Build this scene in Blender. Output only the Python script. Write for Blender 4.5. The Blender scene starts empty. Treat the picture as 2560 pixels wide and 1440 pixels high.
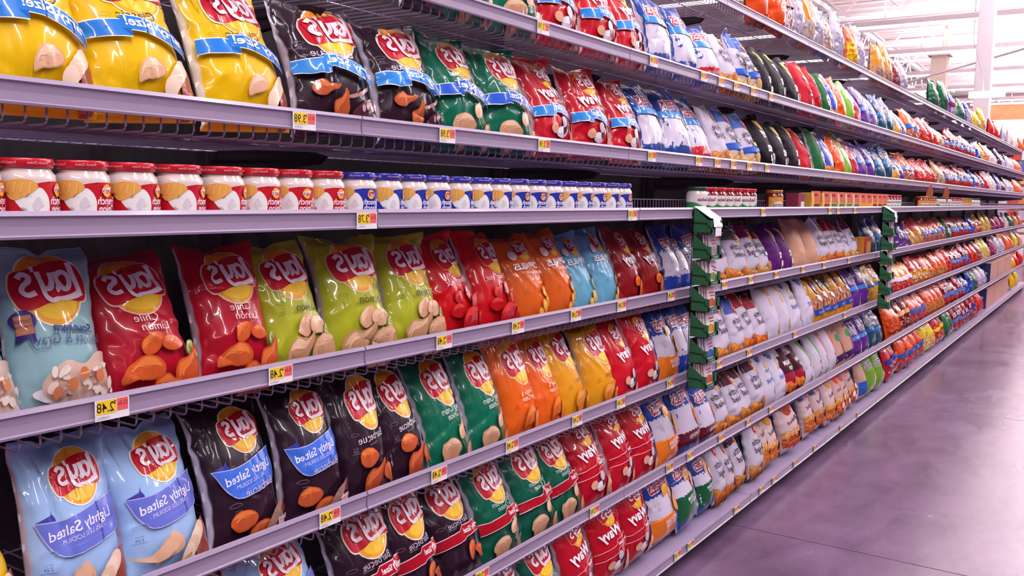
import bpy, bmesh, math, random
import numpy as np
from mathutils import Matrix, Vector
random.seed(7)
SC = bpy.context.scene
COL = SC.collection
PI = math.pi

# ---------------------------------------------------------------- camera
CAMX, CAMZ = -0.191, 1.39
cam_data = bpy.data.cameras.new('camera')
cam = bpy.data.objects.new('camera', cam_data)
COL.objects.link(cam)
cam_data.sensor_width = 36.0
cam_data.lens = 36.0 * 2289.0 / 2560.0
cam_data.clip_start = 0.02
cam_data.clip_end = 300
yaw, pitch, roll = math.radians(33.67), math.radians(-5.77), math.radians(0.89)
fw = Vector((math.cos(yaw) * math.cos(pitch), math.sin(yaw) * math.cos(pitch), math.sin(pitch)))
rt = Vector((math.sin(yaw), -math.cos(yaw), 0))
up = rt.cross(fw)
r2 = rt * math.cos(roll) + up * math.sin(roll)
u2 = -rt * math.sin(roll) + up * math.cos(roll)
M = Matrix((r2, u2, -fw)).transposed().to_4x4()
M.translation = Vector((CAMX, 0, CAMZ))
cam.matrix_world = M
SC.camera = cam

# ---------------------------------------------------------------- world, lights, exposure
SC.view_settings.view_transform = 'Standard'
SC.view_settings.look = 'None'
SC.view_settings.gamma = 1.0
SC.view_settings.use_curve_mapping = False
SC.view_settings.exposure = 0.05
world = bpy.data.worlds.new('store_daylight')
SC.world = world
world.use_nodes = True
bg = world.node_tree.nodes['Background']
bg.inputs[0].default_value = (0.72, 0.46, 0.64, 1)
bg.inputs[1].default_value = 0.09

LIGHT_X = [-4.7, -0.1, 4.5, 9.1, 13.7, 18.3, 22.9, 27.5, 32.3, 36.9]
def area_light(name, loc, size, energy, color, rot=(0, 0, 0)):
    d = bpy.data.lights.new(name, 'AREA')
    d.shape = 'RECTANGLE'
    d.size, d.size_y = size
    d.energy = energy
    d.color = color
    o = bpy.data.objects.new(name, d)
    o.location = loc
    o.rotation_euler = rot
    COL.objects.link(o)
    return o
for i, lx in enumerate(LIGHT_X + [41.5, 46.0, 51.0, 56.0]):
    if lx < 40:
        area_light('strip_lamp_light', (lx, -1.5, 5.42), (0.22, 6.0), (300 if lx < 8 else 190), (1.0, 0.93, 0.97))
    area_light('added_ceiling_fill', (lx, -1.0, 5.75), (0.3, 14.0), (750 if lx < 30 else 1400) if lx > 12 else 40, (1.0, 0.93, 0.95), (PI, 0, 0))  # upward fill added below the roof to brighten its deck

# ---------------------------------------------------------------- helpers
def lin(h):
    if not isinstance(h, str):
        return h
    c = [int(h[i:i + 2], 16) / 255 for i in (0, 2, 4)]
    return tuple(x / 12.92 if x <= 0.04045 else ((x + 0.055) / 1.055) ** 2.4 for x in c)

def new_mat(name):
    m = bpy.data.materials.new(name)
    m.use_nodes = True
    nt = m.node_tree
    return m, nt, nt.nodes['Principled BSDF']

def mat(name, col, rough=0.5, metal=0.0, coat=0.0, noise=0.0, nscale=8.0, bump=0.0, bscale=40.0, emit=None, estr=0.0, alpha=1.0, trans=0.0, stretch=None):
    m, nt, b = new_mat(name)
    c = lin(col)
    b.inputs['Base Color'].default_value = (*c, 1)
    b.inputs['Roughness'].default_value = rough
    b.inputs['Metallic'].default_value = metal
    b.inputs['Coat Weight'].default_value = coat
    b.inputs['Coat Roughness'].default_value = 0.12
    if trans:
        b.inputs['Transmission Weight'].default_value = trans
    tc = nt.nodes.new('ShaderNodeTexCoord')
    mp = nt.nodes.new('ShaderNodeMapping')
    nt.links.new(tc.outputs['Object'], mp.inputs[0])
    if stretch:
        mp.inputs['Scale'].default_value = stretch
    n = nt.nodes.new('ShaderNodeTexNoise')
    n.inputs['Scale'].default_value = nscale
    n.inputs['Detail'].default_value = 5
    nt.links.new(mp.outputs[0], n.inputs['Vector'])
    mx = nt.nodes.new('ShaderNodeMixRGB')
    mx.inputs[1].default_value = (*[x * (1 - noise) for x in c], 1)
    mx.inputs[2].default_value = (*[min(1, x * (1 + noise)) for x in c], 1)
    nt.links.new(n.outputs['Fac'], mx.inputs[0])
    nt.links.new(mx.outputs[0], b.inputs['Base Color'])
    if bump:
        n2 = nt.nodes.new('ShaderNodeTexNoise')
        n2.inputs['Scale'].default_value = bscale
        nt.links.new(mp.outputs[0], n2.inputs['Vector'])
        bp = nt.nodes.new('ShaderNodeBump')
        bp.inputs['Strength'].default_value = bump
        bp.inputs['Distance'].default_value = 0.01
        nt.links.new(n2.outputs['Fac'], bp.inputs['Height'])
        nt.links.new(bp.outputs[0], b.inputs['Normal'])
    if emit:
        b.inputs['Emission Color'].default_value = (*lin(emit), 1)
        b.inputs['Emission Strength'].default_value = estr
    return m

def film_mat(name, rough, coat, bump, bscale, spec=0.5):
    """printed bag film: the print colours come from the 'Col' attribute, creases from procedural bump"""
    m, nt, b = new_mat(name)
    at = nt.nodes.new('ShaderNodeAttribute')
    at.attribute_name = 'Col'
    nt.links.new(at.outputs['Color'], b.inputs['Base Color'])
    b.inputs['Roughness'].default_value = rough
    b.inputs['Coat Weight'].default_value = coat
    b.inputs['Coat Roughness'].default_value = 0.055
    b.inputs['Coat IOR'].default_value = 1.38
    b.inputs['Specular IOR Level'].default_value = spec
    tc = nt.nodes.new('ShaderNodeTexCoord')
    n = nt.nodes.new('ShaderNodeTexNoise')
    n.inputs['Scale'].default_value = bscale
    n.inputs['Detail'].default_value = 2
    n.inputs['Distortion'].default_value = 0.2
    nt.links.new(tc.outputs['Object'], n.inputs['Vector'])
    bp = nt.nodes.new('ShaderNodeBump')
    bp.inputs['Strength'].default_value = bump
    bp.inputs['Distance'].default_value = 0.02
    nt.links.new(n.outputs['Fac'], bp.inputs['Height'])
    nt.links.new(bp.outputs[0], b.inputs['Normal'])
    nt.links.new(bp.outputs[0], b.inputs['Coat Normal'])
    return m

GLOSSY = film_mat('glossy_bag_film', 0.3, 0.6, 0.3, 9, 0.2)
MATTE = film_mat('matte_bag_film', 0.5, 0.0, 0.35, 10, 0.1)
PRINT = film_mat('printed_paper', 0.5, 0.0, 0.0, 20)
JARLABEL = film_mat('jar_label_paper', 0.35, 0.3, 0.0, 20)

def mesh_obj(name, V, F, m, parent=None, cols=None, smooth=False, loc=None):
    me = bpy.data.meshes.new(name)
    me.from_pydata([tuple(map(float, v)) for v in V], [], [tuple(int(i) for i in f) for f in F])
    if cols is not None:
        a = me.color_attributes.new('Col', 'FLOAT_COLOR', 'POINT')
        buf = np.ones((len(V), 4), dtype=np.float32)
        buf[:, :3] = cols
        a.data.foreach_set('color', buf.ravel())
    me.materials.append(m)
    if smooth:
        me.polygons.foreach_set('use_smooth', [True] * len(me.polygons))
    me.update()
    o = bpy.data.objects.new(name, me)
    COL.objects.link(o)
    if parent:
        o.parent = parent
    if loc:
        o.location = loc
    return o

def tag(o, label, cat, group=None):
    o['label'] = label
    o['category'] = cat
    if group:
        o['group'] = group
    n = len(label.split())
    if n > 16 or n < 4:
        print('LABEL LENGTH', n, label)
    return o

def empty(name, loc=(0, 0, 0), rot=(0, 0, 0)):
    o = bpy.data.objects.new(name, None)
    o.empty_display_size = 0.05
    o.location = loc
    o.rotation_euler = rot
    COL.objects.link(o)
    return o

def copy_tree(o, parent=None):
    c = o.copy()
    COL.objects.link(c)
    if parent:
        c.parent = parent
    for ch in list(o.children):
        copy_tree(ch, c)
    return c

class MB:
    """collects boxes, extrusions, tubes and lathes for one mesh"""
    def __init__(s):
        s.V, s.F, s.C = [], [], []
    def add(s, V, F, col=None):
        b = len(s.V)
        s.V += [tuple(v) for v in V]
        s.F += [tuple(i + b for i in f) for f in F]
        s.C += [lin(col) if col else (1, 1, 1)] * len(V)
        return s
    def box(s, x0, x1, y0, y1, z0, z1, col=None, bev=0.0):
        if bev:
            bm = bmesh.new()
            bmesh.ops.create_cube(bm, size=1)
            for v in bm.verts:
                v.co = Vector((x0 + (x1 - x0) * (v.co.x + .5), y0 + (y1 - y0) * (v.co.y + .5), z0 + (z1 - z0) * (v.co.z + .5)))
            bmesh.ops.bevel(bm, geom=list(bm.edges), offset=bev, segments=2, affect='EDGES', profile=0.5)
            bm.verts.index_update()
            s.add([v.co[:] for v in bm.verts], [[v.index for v in f.verts] for f in bm.faces], col)
            bm.free()
            return s
        V = [(x, y, z) for x in (x0, x1) for y in (y0, y1) for z in (z0, z1)]
        return s.add(V, [(0, 1, 3, 2), (4, 6, 7, 5), (0, 4, 5, 1), (2, 3, 7, 6), (0, 2, 6, 4), (1, 5, 7, 3)], col)
    def extrude_x(s, prof, x0, x1, col=None):
        n = len(prof)
        V = [(x0, y, z) for y, z in prof] + [(x1, y, z) for y, z in prof]
        F = [(i, (i + 1) % n, n + (i + 1) % n, n + i) for i in range(n)] + [tuple(range(n))[::-1], tuple(range(n, 2 * n))]
        return s.add(V, F, col)
    def tube(s, pts, r, n=6, col=None):
        P = [Vector(p) for p in pts]
        V, F = [], []
        for i, p in enumerate(P):
            t = (P[min(i + 1, len(P) - 1)] - P[max(i - 1, 0)]).normalized()
            a = t.cross(Vector((0, 0, 1)) if abs(t.z) < .9 else Vector((1, 0, 0))).normalized()
            b = t.cross(a)
            for k in range(n):
                th = 2 * PI * k / n
                V.append(p + (a * math.cos(th) + b * math.sin(th)) * r)
        for i in range(len(P) - 1):
            for k in range(n):
                F.append((i * n + k, i * n + (k + 1) % n, (i + 1) * n + (k + 1) % n, (i + 1) * n + k))
        F.append(tuple(range(n))[::-1])
        F.append(tuple(range((len(P) - 1) * n, len(P) * n)))
        return s.add(V, F, col)
    def lathe(s, prof, n=28, cx=0, cy=0, col=None):
        V, F = [], []
        for r, z in prof:
            for k in range(n):
                th = 2 * PI * k / n
                V.append((cx + r * math.cos(th), cy + r * math.sin(th), z))
        for i in range(len(prof) - 1):
            for k in range(n):
                F.append((i * n + k, i * n + (k + 1) % n, (i + 1) * n + (k + 1) % n, (i + 1) * n + k))
        F.append(tuple(range(n))[::-1])
        F.append(tuple(range((len(prof) - 1) * n, len(prof) * n)))
        return s.add(V, F, col)
    def build(s, name, m, parent=None, smooth=False, loc=None, colors=False):
        return mesh_obj(name, s.V, s.F, m, parent, cols=np.array(s.C) if colors else None, smooth=smooth, loc=loc)

# ---------------------------------------------------------------- printed artwork (flat outlines, wrapped on the packs later)
_txt = {}
def text_mesh(string, bold=0.0, res=3):
    key = (string, bold, res)
    if key not in _txt:
        cu = bpy.data.curves.new('t', 'FONT')
        cu.body = string
        cu.size = 1.0
        cu.offset = bold
        cu.resolution_u = res
        cu.align_x = 'CENTER'
        ob = bpy.data.objects.new('t', cu)
        COL.objects.link(ob)
        bpy.context.view_layer.update()
        me = ob.to_mesh()
        V = np.array([v.co[:2] for v in me.vertices]) if len(me.vertices) else np.zeros((0, 2))
        F = [tuple(p.vertices) for p in me.polygons]
        ob.to_mesh_clear()
        bpy.data.objects.remove(ob)
        bpy.data.curves.remove(cu)
        if len(V):
            V[:, 0] -= (V[:, 0].max() + V[:, 0].min()) / 2
        _txt[key] = (V, F)
    return _txt[key]

def spline(pts, k=6, closed=False):
    P = [np.array(p, float) for p in pts]
    n = len(P)
    out = []
    for i in range(n if closed else n - 1):
        if closed:
            a, b, c, d = P[(i - 1) % n], P[i], P[(i + 1) % n], P[(i + 2) % n]
        else:
            a, b, c, d = P[max(i - 1, 0)], P[i], P[i + 1], P[min(i + 2, n - 1)]
        for t in np.arange(k) / k:
            out.append(.5 * (2 * b + (c - a) * t + (2 * a - 5 * b + 4 * c - d) * t * t + (3 * b - a - 3 * c + d) * t ** 3))
    if not closed:
        out.append(P[-1])
    return out

class Art:
    AR = 1.6                                  # sheet: x -0.5..0.5, y 0..AR
    def __init__(s, lod):
        s.lod = lod
        s.L = []                              # (part, colour, V2, F)
    def poly(s, part, col, pts):
        s.L.append((part, lin(col), np.array(pts, float), [tuple(range(len(pts)))]))
    def rect(s, part, col, x0, y0, x1, y1):
        s.poly(part, col, [(x0, y0), (x1, y0), (x1, y1), (x0, y1)])
    def ell(s, part, col, cx, cy, rx, ry, rot=0, n=22, a0=0, a1=360):
        n = max(8, n // (1 + s.lod))
        c, q = math.cos(math.radians(rot)), math.sin(math.radians(rot))
        pts = []
        for k in range(n if a1 - a0 >= 360 else n + 1):
            t = math.radians(a0 + (a1 - a0) * k / n)
            x, y = rx * math.cos(t), ry * math.sin(t)
            pts.append((cx + x * c - y * q, cy + x * q + y * c))
        s.poly(part, col, pts)
    def blob(s, part, col, pts, k=4):
        s.poly(part, col, spline(pts, max(1, k - s.lod), True))
    def stroke(s, part, col, pts, w0, w1=None, k=5):
        w1 = w1 or w0
        P = spline(pts, max(2, k - s.lod))
        V, F = [], []
        for i, p in enumerate(P):
            t = P[min(i + 1, len(P) - 1)] - P[max(i - 1, 0)]
            t = t / (np.linalg.norm(t) + 1e-9)
            w = (w0 + (w1 - w0) * i / (len(P) - 1)) / 2
            nrm = np.array((-t[1], t[0]))
            V += [p + nrm * w, p - nrm * w]
        for i in range(len(P) - 1):
            F.append((2 * i, 2 * i + 1, 2 * i + 3, 2 * i + 2))
        s.L.append((part, lin(col), np.array(V), F))
    def text(s, part, col, string, cx, cy, h, bold=0.0, slope=0.0, maxw=None, shear=0.0, minlod=2, stretch=1.0, outline=None, ow=.05):
        if s.lod >= minlod:
            return
        if part == 'lettering' and cx > .1:
            cx -= .13
        def put(b, c):
            V, F = text_mesh(string, b, 3 if s.lod == 0 else 1)
            if not len(V):
                return
            h_ = h * (1.27 if part == 'lettering' and h < .1 else 1)
            V = V.copy() * h_ * 1.35
            V[:, 0] *= stretch
            V0 = text_mesh(string, bold, 3 if s.lod == 0 else 1)[0]
            wd = (V0[:, 0].max() - V0[:, 0].min()) * h_ * 1.35 * stretch
            if maxw and wd > maxw:
                V[:, 0] *= maxw / wd
            V[:, 0] += V[:, 1] * shear
            V[:, 0] *= -1                       # the whole aisle reads mirrored
            V[:, 1] += V[:, 0] * slope
            V[:, 0] += cx
            V[:, 1] += cy - h * .45
            s.L.append((part, lin(c), V, F))
        if outline:
            put(bold + ow, outline)
        put(bold, col)
    def compile(s, step):
        """cut all layers on a grid so that they can follow a curved surface"""
        out = {}
        lines = np.arange(-.5, .5001, step)[1:-1], np.arange(0, s.AR + .001, step)[1:-1]
        for li, (part, col, V, F) in enumerate(s.L):
            bm = bmesh.new()
            vs = [bm.verts.new((x, y, 0)) for x, y in V]
            for f in F:
                try:
                    bm.faces.new([vs[i] for i in f])
                except ValueError:
                    pass
            bmesh.ops.triangulate(bm, faces=list(bm.faces))
            lo, hi = V.min(0), V.max(0)
            for a in (0, 1):
                for c in lines[a]:
                    if lo[a] < c < hi[a]:
                        bmesh.ops.bisect_plane(bm, geom=list(bm.verts) + list(bm.edges) + list(bm.faces), plane_co=(c, 0, 0) if a == 0 else (0, c, 0), plane_no=(1, 0, 0) if a == 0 else (0, 1, 0))
            # trim at the sheet's edge
            for co, no in (((-.452, 0, 0), (-1, 0, 0)), ((.46, 0, 0), (1, 0, 0)), ((0, .01, 0), (0, -1, 0)), ((0, s.AR - .01, 0), (0, 1, 0))):
                bmesh.ops.bisect_plane(bm, geom=list(bm.verts) + list(bm.edges) + list(bm.faces), plane_co=co, plane_no=no, clear_outer=True)
            bm.verts.index_update()
            if len(bm.verts):
                VV = np.array([v.co[:2] for v in bm.verts])
                FF = [tuple(v.index for v in f.verts) for f in bm.faces]
                e = out.setdefault(part, [[], [], [], [], 0])
                e[0].append(VV)
                e[1] += [tuple(i + e[4] for i in f) for f in FF]
                e[2].append(np.tile(col, (len(VV), 1)))
                e[3].append(np.full(len(VV), li))
                e[4] += len(VV)
            bm.free()
        return {k: (np.vstack(e[0]), e[1], np.vstack(e[2]), np.concatenate(e[3])) for k, e in out.items()}

# ---------------------------------------------------------------- the printed designs
WH = 'f4ecf4'
BANNER_PTS = [(-.50, -.02), (-.48, .12), (-.42, .21), (-.3, .235), (-.15, .27), (0, .33), (.16, .36), (.3, .35), (.4, .29), (.47, .17), (.5, .02), (.49, -.1), (.45, -.19), (.35, -.21), (.2, -.19), (.05, -.2), (-.1, -.23), (-.25, -.28), (-.38, -.29), (-.46, -.22)]
def logo(a, cx, cy, w, glow='f3e3cf', red='c4122a', tilt=0.0):
    def T(pts):
        return [(cx + x * w, cy + (y + x * tilt) * w) for x, y in pts]
    if glow:
        a.ell('logo', glow, cx, cy, .445 * w, .53 * w, n=30)
        a.blob('logo', glow, T([(x * 1.05, y * 1.09) for x, y in BANNER_PTS]), 3)
    a.ell('logo', 'f0a72c', cx, cy, .415 * w, .5 * w, n=30)
    a.ell('logo', 'f8c63a', cx + .02 * w, cy - .22 * w, .30 * w, .22 * w)
    a.ell('logo', 'e8902c', cx - .05 * w, cy + .32 * w, .24 * w, .13 * w)
    a.blob('logo', red, T(BANNER_PTS), 4)
    if a.lod >= 2:
        return
    c = 'f3e3ee'
    def U(pts):
        return T([(.42 - .84 * x, -.215 + .5 * y + .05 * (1 - x)) for x, y in pts])
    k = w * .068
    a.stroke('logo', c, U([(.12, 1.0), (.09, .65), (.05, .35), (.03, .14)]), k * 1.35, k * 1.1)
    a.stroke('logo', c, U([(.0, .17), (.12, .08), (.28, .03), (.47, .04)]), k * 1.5, k * .7)
    a.stroke('logo', c, U([(.36, .66), (.27, .74), (.19, .64), (.18, .42), (.24, .27), (.31, .33), (.36, .5)]), k, k)
    a.stroke('logo', c, U([(.385, .76), (.37, .5), (.385, .3), (.43, .26)]), k * 1.05, k)
    a.stroke('logo', c, U([(.475, .74), (.47, .5), (.52, .32), (.59, .36), (.625, .55)]), k, k)
    a.stroke('logo', c, U([(.645, .8), (.63, .5), (.6, .15), (.52, .0), (.44, .02)]), k * 1.1, k * .9)
    a.stroke('logo', c, U([(.715, .95), (.70, .80)]), k * .8, k * .5)
    a.stroke('logo', c, U([(.95, .66), (.88, .77), (.79, .7), (.80, .56), (.89, .46), (.93, .33), (.86, .2), (.74, .24)]), k, k)

def chip(a, cx, cy, r, col='e07a2c', hi='f2a24c', rot=0, part='food_picture'):
    r *= 1.12
    c, q = math.cos(math.radians(rot)), math.sin(math.radians(rot))
    def T(p):
        return [(cx + (x * c - y * q) * r, cy + (x * q + y * c) * r) for x, y in p]
    v = (int(abs(cx * 97 + cy * 61 + rot)) % 3)
    A = [[(-1, -.1), (-.8, .45), (-.25, .72), (.4, .62), (.9, .25), (1.05, -.1), (.6, -.45), (0, -.6), (-.6, -.5)],
         [(-1, .1), (-.7, .6), (-.1, .78), (.35, .45), (.8, .35), (1.2, .4), (1.0, .08), (.4, -.22), (-.1, -.5), (-.7, -.42)],
         [(-1.05, -.25), (-.85, .2), (-.5, .55), (.1, .8), (.65, .6), (.95, .1), (.75, -.4), (.1, -.42), (-.5, -.3)]][v]
    B = [[(-.8, .3), (-.25, .66), (.4, .55), (.8, .2), (.3, .3), (-.3, .32)],
         [(-.8, .3), (-.2, .68), (.3, .36), (.9, .28), (.3, .12), (-.35, .25)],
         [(-.6, .3), (.1, .7), (.6, .5), (.8, .05), (.4, .22), (-.1, .3)]][v]
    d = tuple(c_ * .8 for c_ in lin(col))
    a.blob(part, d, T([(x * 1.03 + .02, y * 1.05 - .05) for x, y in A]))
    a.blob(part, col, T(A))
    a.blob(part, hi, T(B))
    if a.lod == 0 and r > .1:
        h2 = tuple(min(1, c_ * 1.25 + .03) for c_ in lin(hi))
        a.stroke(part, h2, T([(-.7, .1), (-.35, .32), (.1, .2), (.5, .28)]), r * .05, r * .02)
        for k in range(5):
            a.ell(part, d, *T([(-.5 + .27 * k, .12 * math.sin(k * 2.3 + v))])[0], r * .045, r * .03, n=8)

def potato(a, cx, cy, r):
    a.blob('food_picture', '9c4a3a', [(cx - .2 * r, cy - 1.3 * r), (cx + .75 * r, cy - .9 * r), (cx + 1.1 * r, cy + .2 * r), (cx + .9 * r, cy + 1.1 * r), (cx + .2 * r, cy + 1.0 * r), (cx - .2 * r, cy)])
    for i, (dx, dy, col) in enumerate([(0, .45, 'e9c8b0'), (-.3, .15, 'f1d6bf'), (-.6, -.2, 'e6c2a6'), (-.9, -.55, 'f1d6bf')]):
        a.ell('food_picture', col, cx + dx * r, cy + dy * r, .42 * r, .62 * r, -30)
    chip(a, cx - 2.0 * r, cy + .1 * r, .75 * r, 'e2b08c', 'f0cbaa', 25)

def lime(a, cx, cy, r):
    a.ell('food_picture', '7fa03c', cx, cy, r, r)
    a.ell('food_picture', 'd9e2a8', cx, cy, .88 * r, .88 * r)
    if a.lod == 0:
        for k in range(8):
            t = k * PI / 4 + .2
            d = Vector((math.cos(t), math.sin(t)))
            e = Vector((-d.y, d.x)) * .2
            a.poly('food_picture', 'b5c969', [(cx + d.x * .12 * r, cy + d.y * .12 * r), (cx + (d.x * .75 - e.x) * r, cy + (d.y * .75 - e.y) * r), (cx + (d.x * .75 + e.x) * r, cy + (d.y * .75 + e.y) * r)])

def party(a, y0, s='Party Size!', col='2b86d8', line='dfe8f6', tcol=WH, part='size_banner'):
    """plain strip on the left, folded strip with the words falling to the right"""
    y = y0
    def band(c, g):
        a.poly(part, c, [(-.5, y + .06 + g), (-.1, y + .035 + g), (-.1, y - .125 - g), (-.5, y - .095 - g)])
        top = spline([(-.17, y + .085 + g), (.05, y + .06 + g), (.3, y - .03 + g), (.5, y - .13 + g)], 3)
        bot = spline([(.5, y - .27 - g), (.3, y - .175 - g), (.05, y - .08 - g), (-.17, y - .05 - g)], 3)
        a.poly(part, c, top + bot)
    band(line, .012)
    band(col, 0)
    a.poly(part, '1c5fae' if col[0] in '23' else '7c0c1c', [(-.17, y - .05), (-.1, y - .06), (-.1, y - .125)])
    V, F = text_mesh(s, .022, 3 if a.lod == 0 else 1)
    if a.lod < 2 and len(V):
        V = V.copy()
        w = V[:, 0].max() - V[:, 0].min()
        V[:, 0] *= -.6 / w
        V[:, 1] *= .135
        x = V[:, 0] + .16
        V[:, 0] = x
        V[:, 1] += y - .035 - np.interp(x, [-.2, .05, .3, .5], [-.025, 0, .09, .19])
        a.L.append((part, lin(tcol), V, F))

def price(a, x, y, col='3a2030', s='4.29'):
    if a.lod == 0:
        a.text('weight_print', col, s, x, y, .03)
        a.text('weight_print', col, 'NET WT', x, y + .035, .014)
        a.text('weight_print', col, 'GUARANTEED', x, y - .03, .014)

def smallarc(a, x, y, col):
    if a.lod == 0:
        a.stroke('arc_print', col, [(x - .07, y), (x - .03, y + .02), (x + .03, y + .02), (x + .07, y)], .006)
        a.stroke('arc_print', col, [(x - .07, y - .008), (x, y - .02), (x + .07, y - .008)], .004)

def zig(a, part, col, y0, y1, n=9, amp=.03, up=True):
    pts = []
    ye = y1 if up else y0
    for i in range(2 * n + 1):
        pts.append((-.5 + i / (2 * n), ye + (amp if i % 2 else -amp) * .5))
    if up:
        a.poly(part, col, [(-.5, y0), (.5, y0)] + pts[::-1])
    else:
        a.poly(part, col, [(.5, y1), (-.5, y1)] + pts)

def pile(a, y, cols, n=9, r=.13, part='food_picture', seed=1, x0=-.5, x1=.5):
    rnd = random.Random(seed)
    for i in range(n):
        chip(a, x0 + (x1 - x0) * (i + .5) / n + rnd.uniform(-.03, .03), y + rnd.uniform(-.06, .05), r * rnd.uniform(.75, 1.1), cols[0], cols[1], rnd.uniform(-50, 60))

def ruffles(a, cx, cy, h, slope=.0):
    a.text('logo', 'b01230', 'RUFFLES', cx, cy, h, .03, slope, .8, minlod=3, outline='f0e6f0', ow=.06)

BAGS = {}
def bag(name, base, back, desc, cat='chip bag', film='g', obj='chip_bag', inside=None):
    def deco(fn):
        BAGS[name] = dict(base=base, back=back, desc=desc, cat=cat, film=film, fn=fn, obj=obj)
        return fn
    return deco

SILV = 'c9bccf'
@bag('classic', 'e8b90c', 'efe6d8', 'yellow potato chip bag with blue party band')
def _(a):
    logo(a, .1, 1.17, .72, 'fbeec0')
    a.text('lettering', '3c3010', 'Classic', .15, .79, .085, 0)
    smallarc(a, -.28, .80, 'a08a20')
    potato(a, .36, .22, .17)
    party(a, .68, col='2378d2')
@bag('classicS', 'e8b90c', 'efe6d8', 'yellow potato chip bag with red round emblem')
def _(a):
    logo(a, .05, 1.05, .74, 'fbeec0')
    a.text('lettering', '3c3010', 'Classic', .15, .62, .085, 0)
    potato(a, .32, .24, .17)
@bag('bbqP', '2c1626', SILV, 'black barbecue chip bag with blue party band')
def _(a):
    logo(a, .1, 1.13, .74)
    a.text('lettering', 'dccfdc', 'Barbecue', .12, .78, .085, 0)
    a.text('flavor_note', '9a8896', 'Flavored', -.27, .765, .035, 0)
    smallarc(a, -.36, .93, '7a6878'); price(a, -.36, .87, '9a8896', '4.99')
    a.blob('food_picture', '5a3038', [(.1, .06), (.5, .05), (.5, .24), (.3, .22)])
    a.blob('food_picture', 'b08078', [(.0, .25), (.2, .3), (.42, .42), (.36, .34), (.15, .24)])
    chip(a, -.2, .34, .12, 'b8562c', 'd8763c'); chip(a, -.02, .16, .13, 'b8562c', 'd07038', 60)
    for k in range(5):
        a.ell('food_picture', 'c8a0a8', .22 + k * .055, .13 + .02 * (k % 2), .022, .04)
    party(a, .64)
@bag('bbq', '2c1626', SILV, 'black barbecue chip bag with orange chips picture')
def _(a):
    logo(a, .16, 1.12, .72)
    a.text('lettering', 'dccfdc', 'Barbecue', .2, .66, .08, 0, .12)
    a.text('flavor_note', '8a7886', 'Flavored', .06, .58, .035, 0, .12)
    smallarc(a, -.22, .72, '7a6878'); price(a, -.26, .52, '8a7886', '3.29')
    a.blob('food_picture', '7a4a52', [(.05, .12), (.3, .3), (.5, .5), (.5, .3), (.3, .1)])
    chip(a, -.06, .42, .15, 'c2562a', 'e07a3c', 5); chip(a, .05, .15, .2, 'b84e26', 'd86c34', 35); chip(a, .3, .17, .13, 'c2562a', 'e07a3c', -50)
    for k in range(4):
        a.ell('food_picture', 'c8a0a8', .38 + .03 * (k % 2), .36 - k * .04, .03, .025)
@bag('bbqL', '2c1626', SILV, 'black chip bag with blue ribbon reading lightly salted')
def _(a):
    logo(a, .1, 1.2, .56)
    ribbon(a, '3f6fd8', '2a4aa8')
    a.text('lettering', 'c4b6c4', 'Barbecue', .22, .5, .07, 0, .16)
    smallarc(a, -.27, .38, '7a6878'); price(a, -.25, .28, '8a7886', '3.29')
    chip(a, -.18, .2, .14, 'c2562a', 'e07a3c', 5); chip(a, .02, .04, .15, 'b84e26', 'd86c34', 20)
    a.blob('food_picture', 'a07868', [(.08, .05), (.2, .2), (.38, .3), (.32, .14), (.2, .04)])
    a.blob('food_picture', '6a3030', [(.34, .18), (.46, .4), (.5, .3), (.44, .16)])
    for k in range(5):
        a.ell('food_picture', 'c8a0a8', .3 + .05 * (k % 3), .1 - .03 * (k // 3), .025, .03)
def ribbon(a, c1, c2):
    a.blob('ribbon', '3a3a9c', [(-.41, .80), (-.28, .84), (-.24, .92), (-.26, .85), (-.24, .77)], 2)
    a.poly('ribbon', 'b9b4e4', spline([(-.42, .80), (-.15, .78), (.2, .87), (.5, .96)], 3) + spline([(.5, .60), (.2, .49), (-.16, .43), (-.3, .5), (-.37, .64)], 3))
    a.poly('ribbon', c1, spline([(-.41, .79), (-.15, .77), (.2, .86), (.5, .95)], 3) + spline([(.5, .61), (.2, .5), (-.16, .44), (-.29, .51), (-.36, .64)], 3))
    a.text('ribbon', 'eee6f6', 'Lightly Salted', .01, .70, .1, .008, .16, .66)
    a.text('ribbon', 'd6cdea', '- 50% LESS SODIUM -', .0, .6, .045, 0, .16, .5)
    a.text('ribbon', 'a8a0d0', 'THAN REGULAR POTATO CHIPS', .05, .54, .016, 0, .16, .4, minlod=1)
@bag('lightblue', '9fc0ee', 'c4b4cc', 'light blue potato chip bag with indigo ribbon')
def _(a):
    logo(a, .08, 1.16, .56, 'fdf3dd')
    ribbon(a, '6672cc', '4a4aa8')
    smallarc(a, -.34, .5, '8ea4cc'); price(a, -.36, .37, '4a4a78', '3.29')
    potato(a, .3, .18, .19)
    a.blob('food_picture', 'e8b896', [(-.46, .24), (-.3, .2), (-.12, .3), (-.06, .38), (.02, .28), (-.06, .16), (-.24, .12)])
    a.blob('food_picture', 'dca888', [(-.3, .03), (-.1, .02), (.15, .1), (.1, .02), (-.1, -.02)])
@bag('green', '0f6a50', SILV, 'green sour cream and onion chip bag')
def _(a):
    logo(a, .12, 1.1, .74)
    a.text('lettering', 'dfe8e0', 'Sour Cream', .2, .66, .075, 0, .1, .5)
    a.text('lettering', 'dfe8e0', '& Onion', .26, .57, .075, 0, .1)
    a.text('flavor_note', 'a8c4b4', 'Flavored', -.02, .54, .032, 0, .1)
    onion(a)
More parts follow.
